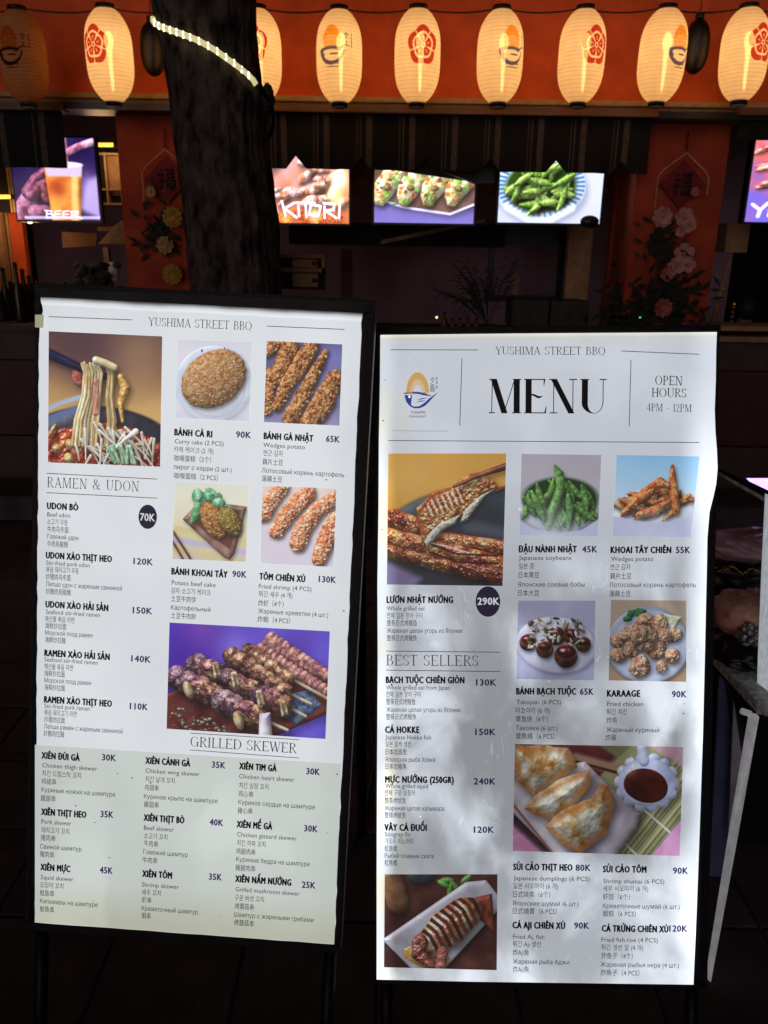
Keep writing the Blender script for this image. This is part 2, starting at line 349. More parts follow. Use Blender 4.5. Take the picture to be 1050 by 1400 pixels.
def pic_takoyaki():
    c = Cv(290, 296, ['a8a8c4', 'b0b0cc', 'c0c0dc', 'a0a4c8'], 111, mix=.3)
    c.piece(c.ell(.5, .56, .52, .36, 8), .05, ['c0c0e0', 'd4d4ec', 'e8e8f6'], 60, bump=.01, edge=0, shadow=.3, amb=.7)
    T = ['2c0c08', '6c2414', 'a85028', 'd89458']
    for x, y, r in ((.14, .53, .11), (.36, .62, .11), (.85, .55, .1), (.5, .45, .12), (.7, .45, .1), (.63, .7, .15)):
        c.piece(c.ell(x, y, r, r), r, T, 22, bump=.08, edge=.06, shine=1.0, shadow=.6, amb=.3, light=(-.1, -.7, .6))
        c.piece(c.ell(x, y - r * .35, r * .8, r * .5), r * .5, ['1c0404', '4c1008', '7c2010'], 22, bump=.1, edge=.12, shine=1.0, shadow=.1, amb=.3)
    rs = np.random.RandomState(15)
    for k in range(70):
        x = rs.uniform(.15, .85); y = .38 + rs.uniform(-.2, .14) + abs(x - .5) * .25; a = rs.uniform(0, 180)
        cols = [['b89878', 'dcc8a8', 'f4e8d4'], ['203c2c', '3c6048'], ['8c5c3c', 'c89868'], ['d8ccc0', 'faf4ec']][k % 4 if k % 7 else 3]
        c.piece(c.ell(x, y, rs.uniform(.02, .06), rs.uniform(.008, .025), a), .03, cols, 10, bump=.1, edge=.2, shadow=.35, amb=.5)
    return c.img

def pic_karaage():
    c = Cv(290, 306, ['b09880', 'bca48c', 'a88c70', '987c5c'], 121, mix=.3)
    c.piece(c.ell(.5, .55, .54, .5), .03, ['6c7c98', 'a0acc0', 'c8d0e0'], 80, bump=.01, edge=0, shadow=.5, amb=.6)
    c.flat(c.ell(.5, .55, .5, .46), 'b4bcd0', .08); c.piece(c.ell(.5, .55, .44, .4), .02, ['a4acc4', 'b8c0d4', 'ccd2e4'], 60, bump=.01, edge=0, shadow=.0, amb=.7)
    rs = np.random.RandomState(16)
    for k in range(12): c.piece(c.ell(rs.uniform(.2, .5), rs.uniform(.12, .24), .05, .035), .03, ['1c5c28', '48944c'], 10, edge=.3, shadow=.2)
    c.piece(c.poly([(.7, .16), (.95, .2), (.82, .4)], .04), .03, ['b8c888', 'e4ecc0', 'f8fce0'], 20, shadow=.2)
    K = ['9c6040', 'c8906c', 'e4b890', 'f4d8bc']
    for (x, y, r) in ((.1, .5, .1), (.25, .42, .12), (.45, .28, .14), (.65, .28, .12), (.85, .42, .1), (.7, .45, .12), (.12, .68, .11), (.3, .6, .12), (.62, .62, .13), (.48, .48, .17), (.82, .68, .11), (.68, .82, .09), (.4, .82, .15), (.4, .42, .13)):
        d = c.ell(x, y, r, r * .9, rs.uniform(0, 180)); c.piece(d, r, K, 20, bump=.35, edge=.16, shine=.15, shadow=.55, amb=.42, bcell=16); c.specks(d, 40, ['fbeedc', 'a06848'], (.003, .008), k)
    return c.img

def pic_gyoza():
    c = Cv(460, 292, ['2c1c20', '3c2c2c', '88905c', 'a0a070'], 131, vert=False, mix=.2)
    c.flat(c.poly([(-.1, .0), (.5, .0), (.6, .1), (.5, .3), (-.1, .3)], .03), '5c1c20', .5); c.flat(c.poly([(-.1, .62), (.25, 1.1), (-.1, 1.1)], .03), 'c880a8', .7)
    c.flat(c.poly([(.5, .3), (.75, -.1), (1.2, -.1), (1.1, .6), (.7, 1.1), (.45, 1.1)], .01), '9c9c68', .3)
    for k in range(16):
        o = k * .055; c.flat(c.tube([(.38 + o, 1.1), (.86 + o, .1)], .006), ['c8c890', '58603c'][k % 2], .6, .8); c.flat(c.tube([(.4 + o, 1.1), (.88 + o, .1)], .003), '3c4028', .6, .8)
    for (a, b) in (((.64, .86), (.78, 1.05)), ((.76, .56), (.95, .8))): c.flat(c.tube([a, b], .006), 'e0dcd0', .5)
    c.flat(c.poly([(.98, .7), (1.1, .5), (1.1, 1.1), (.78, 1.1)], .02), 'e09cc8', .5); c.flat(c.poly([(.8, 0), (1.1, .28), (1.1, -.1)], .02), 'd8a0c0', .5, .7)
    c.flat(c.tube([(.36, .12), (.62, .22)], .03), 'a88060', .5); c.flat(c.tube([(.36, .15), (.62, .25)], .008), '3c1c14', .5)
    c.piece(c.poly([(-.1, .3), (.05, .25), (.42, .15), (.55, .35), (.76, .62), (.74, .75), (.58, 1.1), (.3, 1.1), (-.1, .5)], .05), .03, ['a08c88', 'd0c4cc', 'f0e8f0'], 60, bump=.02, edge=0, shadow=.6, amb=.5)
    c.flat(c.poly([(.1, .4), (.45, .25), (.7, .62), (.68, .75), (.52, 1.05), (.33, 1.0)], .05), '9c8c98', .6, .9); c.flat(c.poly([(.55, .7), (.66, .64), (.66, .75), (.55, 1.0), (.48, .95)], .06), 'd8d4e8', .8, .9)
    c.flat(c.tube([(-.05, .48), (.26, 1.05)], .008), '7c4030', .4, .8)
    Gz = ['8a4c18', 'b88848', 'c8bc98', 'd8d4c4', 'e0e0d8']
    rs = np.random.RandomState(18)
    for P in ([(-.05, .0), (.32, .02), (.37, .2), (.12, .5), (.02, .35)], [(.06, .6), (.12, .48), (.3, .3), (.45, .22), (.46, .36), (.36, .56), (.24, .7), (.12, .66)],
              [(.18, .76), (.3, .6), (.46, .48), (.5, .36), (.56, .36), (.6, .55), (.56, .82), (.4, 1.0), (.3, .93)]):
        d = c.poly(P, .13); c.piece(d, .09, Gz, 26, bump=.13, edge=.1, shine=.12, shadow=.6, amb=.5, bcell=26)
        m = np.exp(-((d - .85) / .18) ** 2) * (d < 1.05) * (.3 + .9 * c.nn(14)); c.img = c.img * (1 - .75 * np.clip(m, 0, 1)[..., None]) + hexc('b05c1c') * .75 * np.clip(m, 0, 1)[..., None]
    for k in range(14):
        a = k * math.tau / 14; c.piece(c.ell(.79 + .16 * math.cos(a), .33 + .22 * math.sin(a), .035, .035), .03, ['98a4d0', 'c8d0f0', 'eef0ff'], 40, bump=.01, edge=0, shadow=.3, amb=.7)
    c.piece(c.ell(.79, .33, .17, .14), .05, ['a0a8d4', 'c4ccec', 'e8ecfc'], 60, bump=.01, edge=0, shadow=.1, amb=.75); c.piece(c.tube([(.755, .02), (.77, .14)], .03), .03, ['c0c8e8', 'e8ecfc'], 40, bump=.01, edge=0, shadow=0, amb=.7)
    c.piece(c.ell(.785, .36, .135, .1, 10), .02, ['200404', '4c1008', '742014'], 50, bump=.02, edge=.06, shine=.2, shadow=0)
    return c.img

def pic_squid():
    c = Cv(300, 254, ['402018', '542c20', '341814', '502820'], 141, cell=40, mix=.7)
    c.piece(c.tube([(.05, .02), (.12, .3)], .1), .08, ['70402c', 'a07858'], 30, bump=.05); c.piece(c.ell(.32, .02, .12, .08), .05, ['202428', '485058'], 30)
    for k, (x, y, r) in enumerate(((.55, .06, 0), (.62, .12, 50), (.58, .16, 100), (.72, .05, -40), (.52, .1, 30))): c.piece(c.ell(x, y, .06, .025, r), .03, ['388028', '70b848', 'a8dc78'], 20, shadow=.2)
    c.blur(1.5)
    c.piece(c.poly([(-.02, .7), (.72, .08), (.9, .06), (1.06, .3), (.55, .98), (.4, 1.08), (.25, 1.02)], .06), .03, ['9c9498', 'c4c0c8', 'dcd8e0'], 60, bump=.01, edge=0, shadow=.5, amb=.6)
    c.piece(c.ell(.38, .88, .2, .1, 10), .02, ['8c5018', 'c08030', 'e0b060'], 24, bump=.05, edge=.2, shine=.8, shadow=0, a=.9)
    c.piece(c.poly([(.62, .3), (.95, .2), (.98, .6), (.82, .45)], .05), .04, ['4c1810', '8c3824', 'b05c40'], 20, bump=.1, shadow=.4)
    d = c.tube([(.42, .72), (.55, .58), (.7, .42), (.76, .36)], [.13, .17, .15, .1]); c.piece(d, .13, ['6c2818', 'b06848', 'e0b088', 'f4dcc0'], 20, bump=.1, edge=.05, shine=.6, shadow=.6, amb=.4)
    for i in range(9):
        t = i / 8; x = .4 + t * .38; y = .72 - t * .38
        q = c.tube([(x - .1, y - .16), (x + .01, y - .06), (x + .09, y + .12)], .017); m = sstep(1.2, .8, q) * (d < .97) * .88
        c.img = c.img * (1 - m[..., None]) + hexc(['2c1008', '4c2010'][i % 2]) * m[..., None]
    c.piece(c.tube([(.32, .72), (.3, .85), (.42, .96)], [.07, .06, .04]), .05, ['4c1c14', '8c4434', 'c07058'], 12, bump=.3, edge=.15, shine=.7, shadow=.4); c.piece(c.tube([(.52, .82), (.5, .98)], .05), .05, ['8c3c34', 'c88070'], 14, shadow=.4)
    return c.img

def strokes(c, lines, r, col, sh=None):
    for P in lines:
        if sh: c.flat(c.tube([(x + .006, y + .012) for x, y in P], r * 1.25), sh, .4, .6)
        c.flat(c.tube(P, r), col, .4)

def pic_beer():
    c = Cv(330, 330, ['1c1038', '241648', '180c30'], 151, mix=.7, cell=110)
    c.glow(.85, .6, .2, 'a888d8', .8); c.glow(.6, .05, .2, '2c2060', .8)
    c.blur(3)
    c.flat(c.poly([(.74, .85), (.9, .5), (1.02, .45), (1.02, .98)], .06), 'b8a0e4', .9, .9)
    for P, r in (([(.05, 1.0), (.14, .8), (.22, .62)], [.16, .13, .09]), ([(.16, .66), (.26, .5), (.4, .38)], [.08, .06, .045]), ([(.2, .7), (.3, .58), (.4, .52)], [.07, .05, .04]), ([(.22, .9), (.34, .88), (.44, .9)], [.09, .07, .05])):
        c.piece(c.tube(P, r), .07, ['54203c', '945070', 'cc94b8'], 30, bump=.05, edge=.03, shadow=.35)
    for y in (.62, .72): c.piece(c.ell(.36, y, .07, .045, 60), .04, ['6c2c38', 'a86478'], 20, shadow=.4)
    d = c.poly([(.38, .3), (.84, .3), (.76, 1.05), (.42, 1.05)], .1)
    c.piece(d, .06, ['8c3408', 'c86818', 'e8983c', 'e8983c'], 60, bump=.01, edge=0, shadow=.3, amb=.7)
    c.glow(.52, .6, .12, '9c2c0c', .8); c.flat(c.poly([(.7, .42), (.78, .42), (.73, 1.0), (.66, 1.0)], .03), 'fcd488', .8, .7)
    c.flat(c.poly([(.39, .33), (.84, .33), (.82, .46), (.41, .46)], .03), 'ccb8dc', .6, .95); c.flat(c.ell(.615, .32, .235, .04), 'e8dcf8', .1, .9)
    c.flat(c.tube([(.64, .02), (.64, .3)], .035), 'd8a078', .7, .9); c.piece(c.tube([(.68, .17), (.82, .1), (1.0, .04)], .045), .04, ['8c3c6c', 'e8a0c4', 'f8d8f0'], 30, shadow=.2); c.flat(c.ell(.6, .03, .04, .03), 'f0d0c0', .2)
    c.flat(c.tube([(.1, .97), (1.0, .96)], .02), 'd8ccf4', .5, .8)
    w = 'f4e4fc'
    strokes(c, [[(.36, .88), (.35, .97)], [(.34, .88), (.42, .885), (.41, .92), (.36, .92)], [(.37, .92), (.43, .93), (.42, .965), (.35, .97)],
                [(.53, .88), (.46, .89), (.45, .96), (.52, .965)], [(.45, .925), (.52, .92)], [(.63, .88), (.56, .89), (.55, .96), (.62, .965)], [(.55, .925), (.62, .92)],
                [(.66, .89), (.65, .97)], [(.65, .89), (.74, .885), (.73, .92), (.66, .925), (.78, .975)]], .009, w)
    return c.img

def pic_grill():
    c = Cv(380, 250, ['b8a0d8', 'c08c88', 'b06440', 'c05830'], 161, mix=.5, cell=60)
    rs = np.random.RandomState(20)
    for k in range(26):
        x, y = rs.uniform(.15, .95), rs.uniform(.15, .75); c.piece(c.ell(x, y, rs.uniform(.06, .14), rs.uniform(.03, .06), rs.uniform(-40, 10)), .05, ['884428', 'c88060', 'e0b0b0', 'f0d4e0'], 18, bump=.2, edge=.15, shadow=.4, shine=.3)
    for k in range(40): c.piece(c.ell(rs.uniform(.15, .95), rs.uniform(.8, 1.0), .02, .02), .02, ['8c1c08', 'e05c20', 'ffb060'], 8, shadow=.2, amb=.6)
    c.glow(.9, .4, .09, 'fff0c0', 1); c.glow(.85, .62, .08, 'ffd080', 1); c.glow(.62, .88, .06, 'ffe090', .9); c.glow(.95, .2, .06, 'ffc890', .8); c.glow(.3, .95, .05, 'ffb050', .8)
    c.flat(c.tube([(.93, .12), (.88, .4), (.8, .6)], [.02, .04, .03]), 'fff4d8', .8, .85)
    w = 'f0e4ff'
    strokes(c, [[(.26, .7), (.3, .9)], [(.4, .72), (.29, .8), (.42, .92)], [(.44, .72), (.45, .9)], [(.42, .72), (.62, .72)], [(.52, .72), (.53, .91)],
                [(.58, .75), (.56, .88), (.66, .9), (.69, .76), (.58, .74)], [(.73, .72), (.73, .92)], [(.72, .72), (.84, .73), (.83, .81), (.74, .82), (.86, .92)], [(.9, .7), (.89, .92)]], .011, w, '8c5048')
    strokes(c, [[(.17, .7), (.2, .85), (.14, .9)]], .02, w)
    return c.img

def pic_tvgyoza():
    c = Cv(380, 220, ['4c3828', '6c5040', '6c60a8', '7870c0'], 171, mix=.2)
    c.piece(c.poly([(-.1, .5), (1.1, .35), (1.0, .72), (.75, .86), (.3, .74), (-.1, .6)], .03), .03, ['5c4034', '84645c', '9c7c78'], 50, bump=.02, edge=0, shadow=.3)
    c.flat(c.tube([(-.05, .56), (.3, .74), (.76, .84), (1.02, .66)], .012), 'd8d0f0', .5)
    rs = np.random.RandomState(22)
    for x in (-.02, .22, .46, .7):
        d = c.poly([(x, .55), (x + .02, .35), (x + .16, .0), (x + .38, .1 + .3 * (x > .6)), (x + .3, .35), (x + .1, .72), (x + .03, .7)], .09)
        c.piece(d, .07, ['a87838', 'd8bc80', 'f0e4c0', 'f8f0dc'], 22, bump=.14, edge=.1, shadow=.6, shine=.4, amb=.5)
        c.specks(d, 22, ['8ccc50', '6c2c20', 'c85c30', '4c8c34'], (.01, .026), int(x * 100) + 9)
        c.piece(c.ell(x + .14, .42, .04, .03), .02, ['6c5028', 'a09058'], 12, shadow=.3)
    for k in range(8): c.piece(c.ell(rs.uniform(.2, .65), rs.uniform(.55, .72), .03, .012, rs.uniform(0, 180)), .02, ['4c9038', '98dc60'], 12, shadow=.3)
    return c.img

def pic_warm():
    c = Cv(200, 330, ['e08cc0', 'd86868', '7860d0', '6868e0'], 181, mix=.5, cell=60)
    rs = np.random.RandomState(24)
    for k in range(16): c.piece(c.ell(rs.uniform(0, 1), rs.uniform(0, .8), .2, .07, rs.uniform(-60, 0)), .1, ['b83c50', 'f08070', 'ffc8b8'], 24, bump=.2, edge=.2, shadow=.3, shine=.5)
    w = 'ffe8ff'
    strokes(c, [[(.08, .78), (.2, .85), (.3, .76)], [(.2, .85), (.18, .93)], [(.48, .77), (.36, .79), (.34, .92), (.46, .93)], [(.35, .85), (.45, .84)]], .03, w)
    return c.img

def logo_marks(c, cx, cy, s, rot=0, dark='3a4a88', sun='e8a23c', ar=1.0):
    """sun over a curled fish: canvas coords, s = half width"""
    X = (c.X / c.w - cx) / s; Y = (c.Y / c.h - cy) / s * (c.h / c.w) * ar
    d = np.hypot(X / .66, (Y + .35) / .8); an = np.arctan2(Y - .25, X)
    m = sstep(1.05, .95, d) * (Y < .12)
    ray = (np.sin(an * 26) > .35) * (np.hypot(X, Y - .25) > .3) * (np.hypot(X, Y - .25) < .85 * 1.0)
    c.img = c.img * (1 - (m * (1 - .8 * ray))[..., None]) + hexc(sun) * (m * (1 - .8 * ray))[..., None]
    body = (Y > .12 + .12 * np.abs(X)) & (np.hypot(X / 1.0, (Y - .1) / .98) < 1)
    inner = (np.hypot((X - .06) / .86, (Y - .12) / .74) < 1) & (Y > .2) & (X > -.55)
    fin = (Y > .45 - .03) & (Y < .52) & (X > -.1) & (X < .5)
    tail = (np.abs((Y - .02) + .55 * (X - .95)) < .09 * (1.35 - X)) & (X > .5) & (X < 1.15)
    top = (np.abs(Y - .13 - .12 * X * X) < .08) & (X < .7) & (X > -.95)
    eye = np.hypot(X + .55, Y - .35) < .1
    k = ((body & ~inner) | fin | tail | top) & ~eye
    k = blur(k.astype(float), 1.0)[..., None]
    c.img = c.img * (1 - k) + hexc(dark) * k

def crest_marks(c, cx, cy, rx, ry, col='b41c1c'):
    X = (c.X / c.w - cx) / rx; Y = (c.Y / c.h - cy) / ry
    R = np.hypot(X, Y); A = np.arctan2(X, -Y)
    a5 = np.abs(((A / math.tau * 5 + .5) % 1) - .5) * 2        # 0 at petal centre
    out = .9 + .1 * np.cos(a5 * 2.2)
    ring = (R < out) & (R > .66 + .03 * np.cos(A * 5)) & (a5 < .93)
    pet = (R < .57 * (.72 + .28 * np.sqrt(np.clip(1 - a5 ** 2, 0, 1)))) & (R > .14) & (a5 < .82)
    notch = (a5 < .12) & (R > .25) & (R < .42)
    dot = R < .07
    k = blur(((ring | pet & ~notch) | dot).astype(float), 1.0)[..., None]
    c.img = c.img * (1 - k) + hexc(col) * k

def lantern_tex(kind):
    c = Cv(768, 512, ['f4ead6', 'f2e8d4'], 7, mix=.6, cell=80)
    if kind == 'crest': crest_marks(c, .5, .42, .11, .215)
    else:
        logo_marks(c, .49, .43, .095, ar=.75)
        for i, wd in enumerate((.05, .04)): 
            for k in range(9): c.flat(c.tube([(.5 - wd + wd * 2 * k / 9, .62 + i * .035), (.5 - wd + wd * 2 * (k + .6) / 9, .62 + i * .035)], .0035), '4c4a60', .6, .8)
        strokes(c, [[(.6, .29), (.585, .33)], [(.585, .31), (.61, .31), (.59, .36)], [(.595, .38), (.595, .43), (.62, .43)], [(.635, .3), (.635, .45)]], .0025, '4c4a60')
    return c.img
# ---------------------------------------------------------------- object helpers
def tag(o, label=None, cat=None, group=None, kind=None):
    if label: o['label'] = label
    if cat: o['category'] = cat
    if group: o['group'] = group
    if kind: o['kind'] = kind
    return o
def thing(name, label, cat, loc=(0, 0, 0), group=None, M=None):
    o = bpy.data.objects.new(name, None); C.objects.link(o); o.empty_display_size = .05
    o.matrix_world = M if M is not None else Matrix.Translation(loc)
    return tag(o, label, cat, group)
def rootM(o):
    while o.parent: o = o.parent
    return o.matrix_basis.copy()
def link_mesh(name, me, mat, parent=None):
    o = bpy.data.objects.new(name, me); C.objects.link(o)
    if mat and not me.materials: me.materials.append(mat)
    if parent is not None: o.parent = parent
    return o

class MB:
    def __init__(s): s.v = []; s.f = []; s.uv = None; s.sm = False
    def box(s, x0, x1, y0, y1, z0, z1):
        n = len(s.v); s.v += [(x, y, z) for x in (x0, x1) for y in (y0, y1) for z in (z0, z1)]
        s.f += [tuple(n + i for i in q) for q in ((0, 1, 3, 2), (4, 6, 7, 5), (0, 4, 5, 1), (2, 3, 7, 6), (0, 2, 6, 4), (1, 5, 7, 3))]
        return s
    def prism(s, pts, d):
        """closed polygon of 3-D points swept by vector d"""
        n = len(s.v); k = len(pts); d = Vector(d)
        s.v += [tuple(p) for p in pts] + [tuple(Vector(p) + d) for p in pts]
        s.f += [tuple(range(n, n + k)), tuple(range(n + 2 * k - 1, n + k - 1, -1))]
        s.f += [(n + i, n + k + i, n + k + (i + 1) % k, n + (i + 1) % k) for i in range(k)]
        return s
    def tube(s, pts, r, seg=8, cap=True):
        pts = [Vector(p) for p in pts]; n0 = len(s.v); K = len(pts)
        if not hasattr(r, '__len__'): r = [r] * K
        up = Vector((0.13, .1, 1)).normalized()
        for i, p in enumerate(pts):
            t = (pts[min(i + 1, K - 1)] - pts[max(i - 1, 0)]).normalized()
            a = t.cross(up)
            if a.length < .05: a = t.cross(Vector((1, 0, 0)))
            a.normalize(); b = t.cross(a)
            for j in range(seg):
                th = math.tau * j / seg; s.v.append(tuple(p + (a * math.cos(th) + b * math.sin(th)) * r[i]))
        for i in range(K - 1):
            for j in range(seg):
                a0 = n0 + i * seg + j; a1 = n0 + i * seg + (j + 1) % seg
                s.f.append((a0, a1, a1 + seg, a0 + seg))
        if cap:
            s.f.append(tuple(n0 + j for j in range(seg))[::-1]); s.f.append(tuple(n0 + (K - 1) * seg + j for j in range(seg)))
        s.sm = True
        return s
    def lathe(s, prof, c=(0, 0, 0), seg=24, sx=1, sy=1):
        n0 = len(s.v)
        for r, z in prof:
            for j in range(seg):
                th = math.tau * j / seg; s.v.append((c[0] + r * math.cos(th) * sx, c[1] + r * math.sin(th) * sy, c[2] + z))
        for i in range(len(prof) - 1):
            for j in range(seg):
                a0 = n0 + i * seg + j; a1 = n0 + i * seg + (j + 1) % seg
                s.f.append((a0, a1, a1 + seg, a0 + seg))
        s.f.append(tuple(n0 + j for j in range(seg))[::-1]); s.f.append(tuple(n0 + (len(prof) - 1) * seg + j for j in range(seg)))
        s.sm = True
        return s
    def ell(s, c, r, seg=14, rings=9, noise=0, rnd=None):
        prof = []
        n0 = len(s.v)
        for i in range(rings + 1):
            ph = math.pi * (i + .02) / (rings + .04)
            for j in range(seg):
                th = math.tau * j / seg; k = 1 + (rnd.uniform(-noise, noise) if rnd else 0)
                s.v.append((c[0] + r[0] * math.sin(ph) * math.cos(th) * k, c[1] + r[1] * math.sin(ph) * math.sin(th) * k, c[2] + r[2] * math.cos(ph) * k))
        for i in range(rings):
            for j in range(seg):
                a0 = n0 + i * seg + j; a1 = n0 + i * seg + (j + 1) % seg
                s.f.append((a0, a0 + seg, a1 + seg, a1))
        s.sm = True
        return s
    def build(s, name, mat, parent=None, local=False, bevel=0, smooth=None, uvs=None):
        me = bpy.data.meshes.new(name)
        vs = s.v
        if parent is not None and not local:
            Mi = rootM(parent).inverted(); vs = [tuple(Mi @ Vector(v)) for v in vs]
        me.from_pydata(vs, [], s.f); me.validate(); me.update()
        if uvs is not None:
            l = me.uv_layers.new(name='uv')
            for p in me.polygons:
                for li in p.loop_indices: l.data[li].uv = uvs[me.loops[li].vertex_index]
        bm = bmesh.new(); bm.from_mesh(me); bmesh.ops.recalc_face_normals(bm, faces=bm.faces)
        if bevel: bmesh.ops.bevel(bm, geom=bm.edges[:], offset=bevel, segments=2, affect='EDGES', clamp_overlap=True)
        bm.to_mesh(me); bm.free()
        if (s.sm if smooth is None else smooth): me.shade_smooth()
        return link_mesh(name, me, mat, parent)

# ---------------------------------------------------------------- materials
def mat_new(name):
    m = bpy.data.materials.new(name); m.use_nodes = True
    return m, m.node_tree.nodes, m.node_tree.links, m.node_tree.nodes['Principled BSDF']
def mat(name, col, rough=.6, var=.25, scale=12, bump=.15, metal=0, stretch=(1, 1, 1), bscale=None, spec=.5, dirt=None):
    m, n, l, b = mat_new(name)
    tc = n.new('ShaderNodeTexCoord'); mp = n.new('ShaderNodeMapping'); mp.inputs['Scale'].default_value = stretch
    l.new(tc.outputs['Object'], mp.inputs[0])
    no = n.new('ShaderNodeTexNoise'); no.inputs['Scale'].default_value = scale; no.inputs['Detail'].default_value = 6
    l.new(mp.outputs[0], no.inputs['Vector'])
    cr = n.new('ShaderNodeValToRGB')
    d = dirt or tuple(c * (1 - var) for c in col)
    cr.color_ramp.elements[0].position = .3; cr.color_ramp.elements[0].color = (*d, 1)
    cr.color_ramp.elements[1].position = .7; cr.color_ramp.elements[1].color = (*[min(1, c * (1 + var)) for c in col], 1)
    l.new(no.outputs['Fac'], cr.inputs[0]); l.new(cr.outputs[0], b.inputs['Base Color'])
    b.inputs['Roughness'].default_value = rough; b.inputs['Metallic'].default_value = metal
    b.inputs['Specular IOR Level'].default_value = spec
    if bump:
        n2 = n.new('ShaderNodeTexNoise'); n2.inputs['Scale'].default_value = bscale or scale * 4; n2.inputs['Detail'].default_value = 5
        l.new(mp.outputs[0], n2.inputs['Vector'])
        bp = n.new('ShaderNodeBump'); bp.inputs['Strength'].default_value = bump; bp.inputs['Distance'].default_value = .01
        l.new(n2.outputs['Fac'], bp.inputs['Height']); l.new(bp.outputs[0], b.inputs['Normal'])
    return m
def emit(name, col, st, var=0, scale=60):
    m, n, l, b = mat_new(name)
    b.inputs['Base Color'].default_value = (*[c * .5 for c in col], 1)
    b.inputs['Emission Color'].default_value = (*col, 1); b.inputs['Emission Strength'].default_value = st
    if var:
        no = n.new('ShaderNodeTexNoise'); no.inputs['Scale'].default_value = scale
        mr = n.new('ShaderNodeMapRange'); mr.inputs['To Min'].default_value = st * (1 - var); mr.inputs['To Max'].default_value = st * (1 + var)
        l.new(no.outputs[0], mr.inputs[0]); l.new(mr.outputs[0], b.inputs['Emission Strength'])
    return m
def image_of(name, a):
    a = np.clip(a, 0, 1); h, w = a.shape[:2]
    im = bpy.data.images.new(name, w, h)
    px = np.ones((h, w, 4), np.float32); px[..., :3] = a[::-1]
    im.pixels.foreach_set(px.ravel()); im.update(); im.pack()
    return im
def screen_mat(name, im, st):
    m, n, l, b = mat_new(name)
    t = n.new('ShaderNodeTexImage'); t.image = im; t.extension = 'EXTEND'
    b.inputs['Base Color'].default_value = (.02, .02, .02, 1); b.inputs['Roughness'].default_value = .25
    l.new(t.outputs[0], b.inputs['Emission Color']); b.inputs['Emission Strength'].default_value = st
    return m

